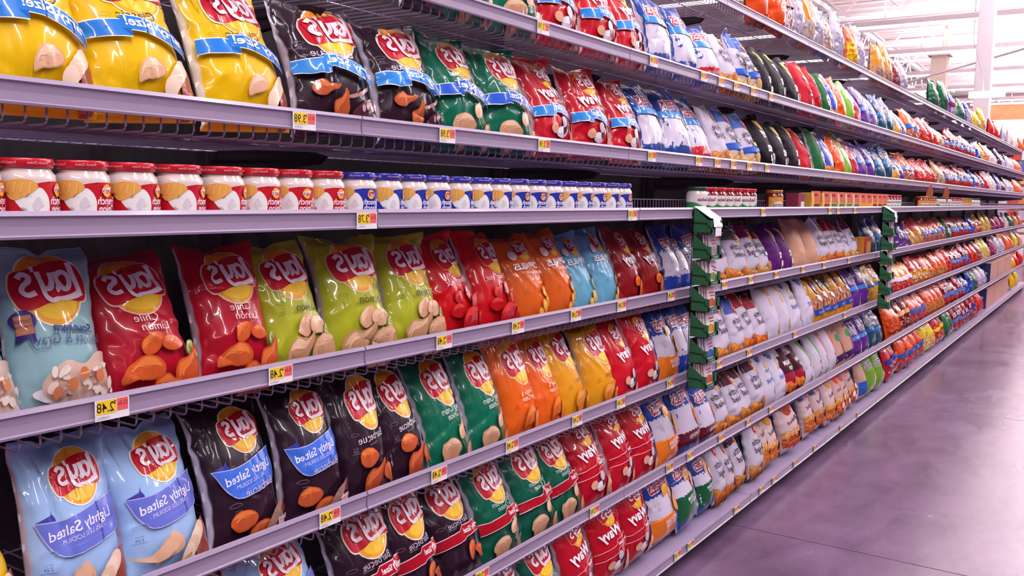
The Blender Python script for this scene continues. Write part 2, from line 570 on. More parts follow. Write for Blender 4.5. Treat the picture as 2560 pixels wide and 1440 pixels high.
def onion(a):
    for k in range(4):
        a.stroke('food_picture', '8aa878', [(.42 - .05 * k, .04), (.3 - .05 * k, .26), (.12 + .02 * k, .42)], .012)
    a.ell('food_picture', 'd8cfe0', .44, .28, .045, .1)
    chip(a, .2, .34, .12, 'd8a888', 'ecc6a4', 60); chip(a, -.12, .14, .17, 'd09a78', 'eac09c', 0); chip(a, .36, .08, .12, 'c89070', 'dcae8c', 40)
@bag('greenP', '0f6a50', SILV, 'green chip bag with blue party band')
def _(a):
    logo(a, .14, 1.16, .7)
    a.text('lettering', 'cfe0d4', 'Sour Cream', .2, .86, .07, 0, 0, .5)
    a.text('lettering', 'cfe0d4', '& Onion', .24, .775, .07, 0)
    smallarc(a, -.3, .8, '6aa890'); price(a, -.3, .55, '104038', '4.99')
    onion(a)
    party(a, .62, col='2358c8')
@bag('greenF', '0f5a46', SILV, 'green chip bag with red family size band')
def _(a):
    logo(a, .1, 1.14, .74)
    a.text('lettering', 'bcd4c8', 'Sour Cream', .2, .78, .07, 0, 0, .5)
    a.text('lettering', 'bcd4c8', '& Onion', .24, .69, .07, 0)
    onion(a)
    family(a, .53)
def family(a, y, c='a81226'):
    for g, col in ((.012, 'e8c8cc'), (0, c)):
        a.poly('size_banner', col, [(-.5, y + .03 + g), (-.02, y + .06 + g), (.04, y + .12 + g), (.5, y + .13 + g), (.5, y - .03 - g), (.1, y - .04 - g), (.02, y - .08 - g), (-.5, y - .11 - g)])
    a.text('size_banner', WH, 'Family Size!', .28, y + .045, .075, .02, 0, .46)
@bag('bbqF', '2c1626', SILV, 'black barbecue chip bag with red family size band')
def _(a):
    logo(a, .12, 1.14, .74)
    a.text('lettering', 'c4b6c4', 'Barbecue', .2, .72, .075, 0, .06)
    a.text('flavor_note', '8a7886', 'Flavored', -.1, .66, .035, 0)
    smallarc(a, -.3, .73, '7a6878')
    chip(a, .2, .26, .13, 'c2562a', 'e07a3c', 60); chip(a, .36, .18, .12, 'b84e26', 'd86c34', -40)
    family(a, .53)
@bag('redP', 'c41228', 'c8b0b8', 'red wavy chip bag with blue party band')
def _(a):
    wavy(a, .1); dipbowl(a)
    a.text('lettering', 'f0c8d0', 'ORIGINAL', .25, .68, .05, 0)
    party(a, .56)
def wavy(a, x, y=.86, lg=1.2):
    logo(a, .1, lg, .5, 'e8a070')
    a.text('lettering', WH, 'Wavy', x + .06, y, .2, .035, .0, .62, minlod=3, shear=.15)
def dipbowl(a):
    a.ell('food_picture', 'd8c8d4', .02, .17, .13, .09); a.ell('food_picture', 'f2e8f0', .02, .2, .13, .05)
    a.ell('food_picture', '3a3038', .12, .28, .05, .14, -10); a.ell('food_picture', 'c8bcc8', .1, .34, .07, .09)
    a.ell('food_picture', 'e0a888', -.16, .24, .09, .08)
    a.blob('food_picture', 'd29c7c', [(.24, .02), (.3, .2), (.4, .3), (.5, .3), (.5, .02)])
    a.stroke('food_picture', 'e6b898', [(.34, .04), (.4, .2), (.47, .28)], .012)
@bag('redF', 'b81026', 'b8a8b8', 'red wavy family size chip bag')
def _(a):
    wavy(a, .08, .84, 1.2); dipbowl(a)
    for d in (0, -.16):
        a.stroke('size_banner', 'f0b8c0', [(-.5, .56 + d), (.0, .57 + d), (.08, .66 + d), (.5, .68 + d)], .012, k=3)
    a.text('size_banner', WH, 'Family Size!', .28, .58, .07, .02, 0, .42)
@bag('wavyred', 'c81428', 'b8a8b8', 'bright red wavy chip bag')
def _(a):
    wavy(a, .1, .76, 1.14); dipbowl(a)
@bag('wavybbq', '8a1018', 'b8a8b8', 'dark red wavy chip bag with orange chips picture')
def _(a):
    wavy(a, .1, .80, 1.18)
    a.text('lettering', 'dca0a0', 'HICKORY BBQ', .2, .6, .055, 0, -.05, .5)
    chip(a, .05, .33, .13, 'e0621c', 'f0842c', 0); chip(a, .22, .2, .17, 'd8561c', 'ec7828', 60); chip(a, .38, .38, .12, 'e0621c', 'f0842c', 80)
@bag('biscuit', '8fb6be', 'b8b8c4', 'pale teal chip bag picturing a bowl of biscuits')
def _(a):
    logo(a, .0, 1.15, .76, 'f4e4c0')
    a.text('lettering', '2c3c78', 'Southern', .27, .72, .07, .018, -.08, .42, shear=.15)
    a.text('lettering', '4a6488', 'Biscuits & Gravy', .09, .62, .082, 0, -.03, .82)
    a.text('flavor_note', '4a6488', 'Flavored', -.2, .555, .03, .01)
    a.ell('badge', '3c2a78', -.33, .83, .11, .1); a.poly('badge', '3c2a78', [(-.4, .78), (-.26, .78), (-.25, .62), (-.33, .67), (-.41, .62)])
    a.rect('badge', 'c07a58', -.4, .7, -.26, .88)
    a.text('badge', '7c2a38', 'TASTES', -.33, .82, .03, .01); a.text('badge', '7c2a38', 'OF AMERICA', -.33, .77, .02, .01)
    a.blob('food_picture', 'e6dae6', [(-.28, .12), (-.05, .04), (.3, .0), (.5, .04), (.5, .2), (-.2, .2)])
    a.blob('food_picture', 'd8b8a8', [(-.18, .12), (-.2, .28), (0, .42), (.18, .38), (.34, .48), (.5, .44), (.5, .1), (.1, .02)])
    rnd = random.Random(4)
    for k in range(26):
        x, y = rnd.uniform(-.15, .48), rnd.uniform(.1, .38)
        a.ell('food_picture', rnd.choice(['e8d4c8', 'c89484', 'efe0d4', 'a87868']), x, y, rnd.uniform(.02, .06), rnd.uniform(.015, .045), rnd.uniform(0, 90), n=10)
    for x, y in ((.02, .22), (.14, .3), (.3, .26), (-.1, .16)):
        a.ell('food_picture', 'c8784c', x, y, .045, .055)
@bag('chile', 'b8142c', 'c8b0bc', 'crimson chip bag with lime and orange chips picture')
def _(a):
    logo(a, .05, 1.15, .7, 'f2c4b0')
    a.text('lettering', 'f2dcdc', 'Chile', .14, .74, .075, 0, -.04)
    a.text('lettering', 'f2dcdc', 'Limón', .2, .63, .075, 0, -.04)
    price(a, -.32, .7, '5a0c20', '3.29')
    chip(a, -.02, .46, .12, 'd05a28', 'e88040', 40); chip(a, .18, .43, .1, 'd05a28', 'e88040', -10)
    lime(a, .42, .33, .11)
    chip(a, -.15, .2, .17, 'd05a28', 'e88040', 5); chip(a, .3, .16, .17, 'c8501e', 'e07434', 50); chip(a, .05, .04, .13, 'c8501e', 'e07434', 0)
@bag('limon', 'b4b82c', 'b8a8ac', 'lime green chip bag with pale chips picture')
def _(a):
    logo(a, .05, 1.13, .74, 'ead898')
    a.text('lettering', '3c4410', 'Limón', .26, .64, .09, 0, .0)
    a.text('flavor_note', '5a6020', 'Flavored', -.05, .6, .03, 0)
    smallarc(a, -.26, .72, '7c8420'); price(a, -.26, .62, '3c4410', '3.29')
    chip(a, .02, .42, .13, 'dca888', 'ecc8a4', 60); chip(a, .22, .4, .14, 'e0b494', 'ecc8a4', 0)
    lime(a, .42, .3, .13)
    chip(a, -.1, .14, .2, 'c89470', 'e4bc94', 30); chip(a, .25, .13, .2, 'cc9874', 'e2b48e', 10)
@bag('flamin', 'd0101c', 'd0b4bc', 'bright red hot chip bag with red chips picture')
def _(a):
    logo(a, .16, 1.14, .66, 'e8a060')
    a.text('lettering', 'f6d8d8', "Flamin' Hot", .16, .73, .075, 0, .05, .56)
    for x, y, r, t in ((-.05, .5, .12, 30), (.2, .52, .12, 80), (-.15, .3, .13, 0), (.28, .34, .14, 60), (.1, .16, .2, 20), (.38, .14, .12, 0)):
        chip(a, x, y, r, 'b8141c', 'e0403c', t)
def poppables(a, l, h):
    logo(a, .12, 1.24, .42, 'e0a080')
    a.text('lettering', WH, 'POPPABLES', .17, .9, .125, .03, .0, .66, minlod=3)
    a.ell('badge', 'f0dce4', -.22, 1.12, .08, .09)
    for x, y, r in ((.3, .42, .07), (.4, .25, .08), (.25, .18, .08), (.42, .55, .05), (.12, .06, .07)):
        a.ell('food_picture', l, x, y, r, r * 1.5, 30); a.ell('food_picture', h, x - .01, y + .02, r * .6, r * .9, 30)
    price(a, -.2, .45, '3a2030', '3.29')
@bag('popor', 'e06420', 'c8a8a0', 'orange snack bag with small golden snacks picture')
def _(a):
    poppables(a, 'f0a030', 'f8c860')
    a.text('lettering', 'f8d8c0', 'White Cheddar', .22, .76, .05, 0, 0, .45)
@bag('popblue', '6aaccc', 'b0b0c4', 'sky blue snack bag with yellow snacks picture')
def _(a):
    poppables(a, 'e8b440', 'f4d070')
@bag('cheddar', 'e8641a', 'c8a8a0', 'orange potato chip bag with round red emblem')
def _(a):
    logo(a, .14, 1.12, .76, 'f8d8a8')
    a.text('lettering', 'fbe0c8', 'Cheddar &', .24, .6, .065, 0, .05, .42)
    a.text('lettering', 'fbe0c8', 'Sour Cream', .24, .51, .065, 0, .05, .42)
    price(a, -.25, .42, '6a2410', '3.29')
    chip(a, .1, .2, .2, 'd8641c', 'f08830', 20); chip(a, .35, .12, .17, 'e07024', 'f49a44', 60)
@bag('gold2', 'e49a1c', 'c0a890', 'golden chip bag with round red emblem')
def _(a):
    logo(a, .18, 1.1, .78, 'f6e4a4')
    price(a, -.2, .42, '6a4410', '3.29')
    a.text('lettering', '8a5a14', 'Honey', .25, .5, .06, 0, 0)
    chip(a, .1, .18, .2, 'e08428', 'f0a040', 20); chip(a, .38, .1, .15, 'd8782c', 'f09844', 60)
def rufbase(a, bottom, text=None, sub=None, y=.42, tcol='f4e8ec'):
    a.rect('pack_colour_band', 'd2c8dc', -.5, 0, .5, 1.0)
    zig(a, 'pack_colour_band', '2a4498', .92, 1.6, up=False)
    if bottom:
        zig(a, 'pack_colour_band', bottom, 0, y, up=True)
    ruffles(a, .08, 1.12, .22, .05)
    chip(a, .34, .75, .16, 'd88a34', 'eab060', 80)
    smallarc(a, -.24, .75, '8080a8'); price(a, -.24, .66, '4a4a78', '3.29')
    if text:
        a.text('lettering', tcol, text, .22, y - .12, .07, .015, .06, .5)
    if sub:
        a.text('lettering', tcol, sub, .24, y - .21, .06, .015, .06, .46)
@bag('ruf', '2a4498', SILV, 'blue and white ridged chip bag with blue base')
def _(a):
    rufbase(a, '2a44a8', None, None, .34)
@bag('rufP', '2a4498', SILV, 'blue and white ridged chip bag with blue band')
def _(a):
    rufbase(a, '34509c', None, None, .2)
    a.poly('size_banner', '2b86d8', [(-.5, .98), (.5, .9), (.5, .76), (-.5, .82)])
    a.text('size_banner', WH, 'Party Size!', .25, .8, .08, .02, -.1, .4)
@bag('rufPred', '2a4498', SILV, 'blue and white ridged chip bag with red base')
def _(a):
    rufbase(a, 'd02a2c', 'ORIGINAL', None, .28)
    a.poly('size_banner', '2b86d8', [(-.5, .98), (.5, .9), (.5, .76), (-.5, .82)])
@bag('rufched', '2a4498', SILV, 'blue and white ridged chip bag with orange base')
def _(a):
    rufbase(a, 'e87820', 'CHEDDAR', '& SOUR CREAM', .44)
    chip(a, .12, .95, .14, 'e89a34', 'f4b850', 20); chip(a, .36, .62, .2, 'd87a24', 'e89a3c', 60)
@bag('rufbacon', '2a4498', SILV, 'blue and white ridged chip bag with maroon base')
def _(a):
    rufbase(a, '6a1424', 'LOADED', None, .34)
    chip(a, .34, .6, .2, 'c8644c', 'd88468', 80)
@bag('rufgreen', '2a4498', SILV, 'blue and white ridged chip bag with green base')
def _(a):
    rufbase(a, '145a34', 'SOUR CREAM', '& ONION', .62)
    chip(a, .1, .98, .14, 'd89a5c', 'e8b880', 20); chip(a, .32, .78, .16, 'dca068', 'ecc090', 80)
def kettle_(a, top, chips=('d87c34', 'eca458'), band=None, flav=None, script=True, y=1.08):
    a.rect('pack_colour_band', top, -.5, y, .5, 1.6)
    logo(a, .2, 1.16, .3, 'f0b890')
    if script:
        a.text('lettering', '382838', 'Kettle', .14, .87, .19, .008, .0, .62, shear=.25)
        a.text('lettering', '382838', 'Cooked', .1, .66, .19, .012, .0, .68, shear=.25)
    if band:
        a.poly('size_banner', band, [(-.5, .5), (.1, .48), (.5, .38), (.5, .22), (.1, .32), (-.5, .36)])
        a.text('size_banner', WH, 'Party Size!', .24, .37, .07, .02, -.1, .42)
    if flav:
        a.rect('lettering', flav, -.02, .5, .46, .6)
    price(a, -.28, .52, '50406a', '3.29')
    pile(a, .12, chips, 7, .15)
WB = 'cabfd2'
@bag('kettle', WB, 'c0b2c8', 'white kettle chip bag', film='m')
def _(a): kettle_(a, WB)
@bag('kettleP', WB, 'c0b2c8', 'white kettle chip bag with blue party band', film='m')
def _(a): kettle_(a, '5070c0', ('d8a868', 'ecc890'), '2c5cc0', 'b8bc80')
@bag('kettlegreen', WB, 'b0a4bc', 'white kettle chip bag with grey green top', film='m')
def _(a): kettle_(a, '5c6a64')
@bag('kettlepurple', WB, 'b0a4bc', 'white kettle chip bag with plum top', film='m')
def _(a): kettle_(a, '7c2458', ('c8904c', 'dcb070'), None, 'c0c4e0')
@bag('kettleredtop', WB, 'b0a4bc', 'white kettle chip bag with red top', film='m')
def _(a): kettle_(a, 'a01c30', ('d86424', 'ec8838'))
@bag('kettleblue', WB, 'b0a4bc', 'white kettle chip bag with blue top', film='m')
def _(a): kettle_(a, '4458b0', ('d07838', 'e89a54'))
@bag('kettlebrown', WB, 'b0a4bc', 'white kettle chip bag with brown top', film='m')
def _(a): kettle_(a, '54283c', ('c07430', 'd8944c'))
@bag('kettlejal', WB, '5a5c48', 'white kettle chip bag with olive side', film='m')
def _(a): kettle_(a, 'cdbfd4', ('c86c34', 'dc8c4c'), None, '9c9468')
@bag('kettleteal', WB, '1c4858', 'white kettle chip bag with dark teal side', film='m')
def _(a): kettle_(a, 'cdbfd4', ('c8803c', 'dca05c'), None, 'a49c78')
@bag('simply', WB, 'b0a4bc', 'plain white chip bag with tan picture top', film='m')
def _(a):
    a.blob('food_picture', 'c08a5c', [(-.1, 1.5), (.3, 1.5), (.4, 1.2), (.1, 1.2)])
    chip(a, .15, 1.0, .14, 'd0a060', 'e0bc84', 70)
    smallarc(a, -.2, .74, '8878a0')
    a.blob('food_picture', 'd08440', [(.2, .02), (.28, .3), (.4, .34), (.5, .2), (.5, .02)])
@bag('simplyblue', WB, 'b0a4bc', 'plain white snack bag with blue lettering', film='m')
def _(a):
    a.blob('food_picture', '4068b0', [(-.3, 1.5), (0, 1.5), (0, 1.3), (-.2, 1.3)])
    chip(a, .18, 1.15, .14, 'd0a878', 'e0c49c', 70)
    a.text('lettering', '403850', 'Kettle', .25, .95, .09, 0, 0, shear=.2)
    a.text('lettering', '4a68b8', 'fruit', .2, .68, .2, .0, 0, shear=.2)
    price(a, -.2, .5, '6858a0', '3.29')
    a.ell('food_picture', 'd8b0a0', .3, .3, .1, .1); a.rect('pack_colour_band', '3c68b8', .4, .04, .5, .4)
def popcorn(a, label='e8e0ea', tx='popcorn'):
    a.poly('emblem', 'e8c468', [(-.02, 1.4), (.3, 1.3), (.42, 1.0), (.12, 1.06)])
    a.poly('label_patch', label, [(.0, 1.04), (.46, .96), (.46, .74), (.04, .8)])
    a.text('lettering', '503848', tx, .24, .88, .11, .02, -.12, .42)
    a.rect('label_patch', label, .02, .38, .32, .56)
    a.text('lettering', '503848', 'CHEDDAR', .17, .46, .05, .01, 0, .25)
    smallarc(a, -.28, .62, '8c7c8c'); price(a, -.3, .52, '8c7c8c')
    rnd = random.Random(3)
    for k in range(16):
        a.ell('food_picture', rnd.choice(['eadcd8', 'dcc8c0', 'f0e6e4']), rnd.uniform(.1, .48), rnd.uniform(.04, .3), .055, .045, rnd.uniform(0, 90), n=9)
@bag('popblack', '190c1b', '5c4a5c', 'black popcorn bag with white label patch', 'popcorn bag', 'm', 'popcorn_bag')
def _(a): popcorn(a)
@bag('popred', 'b8182c', 'c0a8b4', 'red popcorn bag with white label patch', 'popcorn bag', 'm', 'popcorn_bag')
def _(a): popcorn(a)
@bag('poppurple', '5c1c6c', '6c3c74', 'purple popcorn bag with white label patch', 'popcorn bag', 'm', 'popcorn_bag')
def _(a): popcorn(a)
@bag('greenwhite', '1c5c34', 'c8c0c8', 'dark green and cream snack bag', 'snack bag', 'm')
def _(a):
    a.blob('food_picture', 'e0d4c8', [(-.1, .6), (.5, .75), (.5, .3), (0, .3)])
    popcorn(a)
@bag('bluetost', '3c48b4', 'b0a8c8', 'royal blue snack bag with orange foot')
def _(a):
    a.ell('emblem', 'e8e0f4', .2, .9, .2, .3)
    a.text('lettering', WH, 'MINI', .2, .5, .12, .02, 0, .4, minlod=3)
    pile(a, .12, ('d8743c', 'e89a5c'), 5, .14)
def short(a, c2):
    a.rect('label_patch', c2, .1, .25, .42, .42)
@bag('orangeshort', 'e0561c', 'c8a8a0', 'orange snack bag with small pale patch')
def _(a): short(a, 'f0d8c0')
@bag('limeshort', '7cb034', 'b4b8a8', 'lime green snack bag with white print')
def _(a): short(a, 'e4f0c8')
@bag('redshort', 'b0142c', 'c0a8b4', 'deep red snack bag with white print')
def _(a): short(a, 'e8b0b8')
def tostitos(a, blob, band=None):
    a.text('lettering', '1c1430', 'TOSTITOS', .16, .98, .26, .03, .0, .8, minlod=3, outline='e8e0f0', ow=.07)
    if band:
        a.rect('pack_colour_band', band, -.5, .58, .5, .74)
        a.text('lettering', WH, 'Party Size!', .25, .66, .07, .02, 0, .4)
    a.blob('food_picture', 'd8b898', [(.12, .06), (.1, .4), (.24, .62), (.4, .5), (.44, .1)])
    a.blob('food_picture', blob, [(.2, .14), (.18, .4), (.27, .5), (.34, .3)])
@bag('purple', '5a2488', 'a890b0', 'purple tortilla chip bag with blue band', 'tortilla chip bag', 'g', 'tortilla_chip_bag')
def _(a): tostitos(a, 'e8d0b8', '3c7cc8')
@bag('teal', '1c4c68', 'a0a8bc', 'dark teal tortilla chip bag with triangle chip picture', 'tortilla chip bag', 'g', 'tortilla_chip_bag')
def _(a):
    a.rect('pack_colour_band', '243c88', -.5, 1.0, .5, 1.6)
    tostitos(a, 'e8c8a8', '2c68b4')
@bag('gold', 'd89420', 'c0a888', 'golden yellow tortilla chip bag', 'tortilla chip bag', 'g', 'tortilla_chip_bag')
def _(a): tostitos(a, 'e0a860', '3468b8')
@bag('greentost', '6c9c2c', 'a8b494', 'olive green tortilla chip bag', 'tortilla chip bag', 'g', 'tortilla_chip_bag')
def _(a): tostitos(a, 'd8a888', None)
@bag('tan', 'd09c84', 'c09080', 'plain tan paper snack bag', 'snack bag', 'm', 'snack_bag')
def _(a):
    a.poly('label_patch', 'd8a850', [(.2, 1.1), (.5, 1.0), (.5, .7), (.25, .8)]); a.poly('label_patch', 'e0d0dc', [(.1, .5), (.5, .6), (.5, .1), (.2, .2)])
@bag('funyun', 'd08c1c', 'b89468', 'mustard bag with navy oval and clear brown window', 'onion ring bag', 'g', 'onion_ring_bag')
def _(a):
    a.rect('window', 'a86a50', -.5, .38, .5, .82)
    rnd = random.Random(8)
    for k in range(14):
        a.ell('window', rnd.choice(['c88868', '8c4c38', 'd89c7c']), rnd.uniform(-.45, .45), rnd.uniform(.42, .78), .07, .05, rnd.uniform(0, 90), n=9)
    a.poly('label_patch', 'dcd0dc', [(-.1, .84), (.4, .84), (.4, .7), (.15, .6), (-.1, .7)])
    a.ell('emblem', '28305c', .15, 1.15, .22, .3, 10); a.text('emblem', 'c8c8e8', 'FUNYUNS', .15, 1.15, .14, .02, 0, .34)
    a.rect('pack_colour_band', '2c44a0', -.5, .2, .5, .38); a.text('lettering', 'b8c8f0', 'onion rings', .15, .28, .07, .01, 0, .45)
def veg(a, c, t):
    a.poly('pack_colour_band', c, [(-.05, 1.5), (.4, 1.3), (.5, .3), (.2, .3), (.1, .8)])
    rnd = random.Random(5)
    for k in range(14):
        a.ell('food_picture', rnd.choice(['f0e8f0', 'c87070', 'e0d0d8', 'a0b068']), rnd.uniform(-.1, .48), rnd.uniform(.06, .5), .06, .05, 0, n=9)
@bag('beet', '4c1428', 'c4b4c8', 'maroon snack bag with orange chips picture', 'snack bag', 'm')
def _(a):
    a.rect('pack_colour_band', 'c8b8cc', -.5, 1.2, -.1, 1.6)
    a.text('lettering', 'e8dce8', 'FARM', .1, .92, .16, .03, 0, .6, minlod=3); a.rect('label_patch', '80b890', .0, .66, .36, .78)
    a.rect('pack_colour_band', '981c38', -.5, .1, .5, .58)
    pile(a, .2, ('d86c28', 'ec9040'), 6, .15)
@bag('vegwhite', WB, 'b0a4bc', 'white veggie snack bag with green stripe', 'snack bag', 'm', 'snack_bag')
def _(a): veg(a, '6c9c48', 'VEGGIE')
@bag('vegorange', WB, 'b0a4bc', 'white veggie snack bag with orange stripe', 'snack bag', 'm', 'snack_bag')
def _(a): veg(a, 'e05428', 'VEGGIE')
@bag('pita', 'c09080', 'a08898', 'tan snack bag with green oval label', 'snack bag', 'm', 'snack_bag')
def _(a):
    a.ell('label_patch', '1c8c50', .1, .9, .24, .16); a.text('lettering', '503848', 'PITA', .1, 1.2, .12, .02)
    a.blob('food_picture', '7c4444', [(.1, .3), (.1, .7), (.4, .75), (.5, .3)]); a.rect('pack_colour_band', '3c2058', -.5, 0, .5, .3)
def baked_(a, top, low, t='Baked'):
    a.rect('pack_colour_band', low, -.5, 0, .5, .5)
    a.blob('pack_colour_band', top, [(-.3, 1.58), (.4, 1.58), (.3, 1.15), (0, 1.05), (-.25, 1.3)])
    a.text('lettering', '382030', t, .2, .86, .15, .01, .1, .5, shear=.2, minlod=3)
    pile(a, .46, ('d09054', 'e4b47c'), 6, .14, seed=6); pile(a, .2, (low, 'e08850'), 5, .14)
    price(a, -.22, .66, '805a60')
@bag('baked', 'cdb0b4', 'b0a0a8', 'cream baked chip bag with golden chips picture', film='m')
def _(a): baked_(a, 'c88a2c', 'd07030')
@bag('bakedred', 'cdb0b4', 'b0a0a8', 'pink baked chip bag with rust top', film='m')
def _(a): baked_(a, 'a83c28', 'c8502c')
@bag('bakedruf', 'cdb0b4', 'b0a0a8', 'cream baked ridged chip bag with blue corner', film='m')
def _(a):
    baked_(a, 'cdb0b4', 'c86030')
    a.blob('pack_colour_band', '2c4c9c', [(-.45, 1.58), (-.05, 1.5), (-.05, 1.2), (-.4, 1.15)]); ruffles(a, .18, 1.2, .14)
@bag('poporange', 'c8a09c', 'b0a0a8', 'orange red popcorn bag with white popcorn picture', 'popcorn bag', 'm', 'popcorn_bag')
def _(a):
    baked_(a, 'd04024', 'd8602c', 'popcorn')
    for x, y in ((.2, .5), (.3, .25), (-.1, .3), (.1, .12)):
        a.ell('food_picture', 'e8dcec', x, y, .12, .1)
@bag('tanblue', 'b89080', 'a890a0', 'tan snack bag with bright blue lower half', 'snack bag', 'm', 'snack_bag')
def _(a): a.rect('pack_colour_band', '2454b4', -.5, 0, .5, .62)

# packs further down the aisle: printed top, clear lower part showing the snack
def clearbag(name, top, band, food, desc, cat='snack bag', obj='snack_bag', back=None, word=None, wc='f4ecf4', split=.75, film='g'):
    def fn(a):
        rnd = random.Random(len(name) * 7 + len(top))
        a.rect('window', food[0], -.5, 0, .5, split)
        for k in range(34 if a.lod < 2 else 20):
            a.ell('window', rnd.choice(food), rnd.uniform(-.46, .46), rnd.uniform(.03, split), .06, .045, rnd.uniform(0, 90), n=9)
        if band:
            a.rect('pack_colour_band', band, -.5, split - .06, .5, split + .14)
        if word:
            a.text('lettering', wc, word, .2, min(split + .36, 1.1), .26, .04, .0, .8, minlod=3, outline='1c1430', ow=.05)
    BAGS[name] = dict(base=top, back=back or food[0], desc=desc, cat=cat, film=film, fn=fn, obj=obj)
clearbag('puffs', 'e04c14', None, ['e8541c', 'd84414', 'f07030'], 'glossy orange puffs bag', 'cheese puff bag', 'cheese_puff_bag', word=None, split=.1)
clearbag('redstripe', 'd8c8d0', 'b84848', ['d8ccd4', 'c8b8c0', 'b85050'], 'silver foil bag with red stripes')
clearbag('silver', 'c4b8cc', None, ['b8acc0', 'd0c8d8', 'a89cb4'], 'silver foil snack bag', word='C', wc='503858')
clearbag('orangesilver', 'd8781c', None, ['c0a898', 'c8b8c0', 'b8a8b4'], 'foil snack bag with orange top', split=.7)
clearbag('bluetan', '1c80c4', None, ['c8a090', 'b89080', 'd0b0a0'], 'tan foil snack bag with blue corner', split=1.05)
clearbag('rainbow', 'e0601c', None, ['e8b81c', 'e0a81c', 'f0cc30'], 'orange and yellow bag with silver side', split=.85, back='8c3c80')
clearbag('goldface', 'd88c20', None, ['c89c8c', 'd8a040', 'b88c84'], 'amber foil snack bag', word='a', split=.5)
clearbag('darkred', '8c1c24', None, ['a84038', 'b0a0b8', '5c5080'], 'dark red snack bag')
clearbag('greenclear', '1c7040', None, ['2c6844', 'c85040', '38488c'], 'green topped clear snack bag')
clearbag('redblue', '2c2c9c', 'a82030', ['b8a8c0', 'a898b4', 'c8b8c8'], 'blue and red foil bag')
clearbag('bluesilver', '2c2c98', None, ['b8a8bc', 'a898b0', 'c8bccc'], 'silver snack bag with navy top', split=1.0)
clearbag('yellowclear', 'e4c81c', None, ['d8b060', 'e0c480', 'c89c6c'], 'yellow topped clear snack bag')
clearbag('redclear', 'd42820', None, ['c8201c', 'b81820', 'e04c3c'], 'red cheese snack bag', 'cheese snack bag', 'cheese_snack_bag')
clearbag('paleclear', 'e4dce4', None, ['e0ccc4', 'd0b4ac', 'f0e4e0'], 'pale clear popcorn bag')
clearbag('darkclear', '3c2450', None, ['6c3048', '48386c', 'b8b0c4'], 'dark purple clear snack bag')
clearbag('orangeclear', 'e45c1c', None, ['d8643c', 'e08454', 'c8542c'], 'orange topped clear snack bag')
clearbag('tanclear', 'd88c54', None, ['b89c7c', 'c8b090', 'a88868'], 'tan mixed snack bag')
clearbag('orangeblue', 'e4641c', '2c6cc8', ['d8703c', 'c85c34', '2c60b8'], 'orange corn chip bag with blue band', 'corn chip bag', 'corn_chip_bag', split=.6)
clearbag('orangegold', 'd83c1c', None, ['dc9c2c', 'e8b44c', 'c8bcc8'], 'red bag over golden clear window', split=.75)
clearbag('doritos', 'a8142c', '4874c0', ['b81c24', 'd03c34', 'a01420'], 'crimson tortilla chip bag', 'tortilla chip bag', 'tortilla_chip_bag', word='DORITOS', split=.5)
clearbag('blue', '2444ac', None, ['2c50b8', '6c84cc', '243c9c'], 'cobalt blue tortilla chip bag', 'tortilla chip bag', 'tortilla_chip_bag', word='DORITOS', split=.5)
clearbag('purpleclear', '4c2888', None, ['5c3c94', 'd8c0c8', 'a85c4c'], 'purple and silver clear snack bag', split=.8)
clearbag('goldred', 'dca02c', 'a81c24', ['c03c2c', 'd85c3c', 'e8b090'], 'gold bag with red front patch')
clearbag('magenta', '941c5c', None, ['8c2858', 'a84478', 'c898b8'], 'magenta snack bag')
clearbag('stripe', 'e88c1c', 'e0d4e4', ['c8202c', 'd43c34', 'e86c4c'], 'orange bag with white band and red base', split=.55)
clearbag('redgold', 'c42418', None, ['d8942c', 'e8ac44', 'd0c4cc'], 'red topped bag with golden window', split=.75)
clearbag('cheetos', 'dc4418', None, ['d8782c', 'c8602c', 'b0985c'], 'orange cheese snack bag', 'cheese snack bag', 'cheese_snack_bag', split=.6)
clearbag('cheetosblue', 'dc4c20', '2c58b0', ['d84c2c', '2c54a8', 'c84430'], 'orange and blue checked snack bag', 'cheese snack bag', 'cheese_snack_bag', split=.6)
clearbag('redorange', 'dc541c', None, ['c83c1c', 'e88434', 'd8602c'], 'red orange snack bag')
clearbag('brownclear', '7c2420', 'e8985c', ['6c1c24', 'a84434', 'e0a078'], 'brown and orange snack bag')
clearbag('redblueclear', 'b8202c', '2c3c98', ['a8283c', '3c3c88', 'd0a8b4'], 'red and blue clear snack bag')
clearbag('redyellow', 'c01c24', 'e8c42c', ['c8282c', 'e0b030', 'b01c24'], 'red snack bag with yellow band')
clearbag('yellowbag', 'e8b41c', None, ['e0a820', 'd89c28', 'ecc040'], 'plain yellow snack bag')

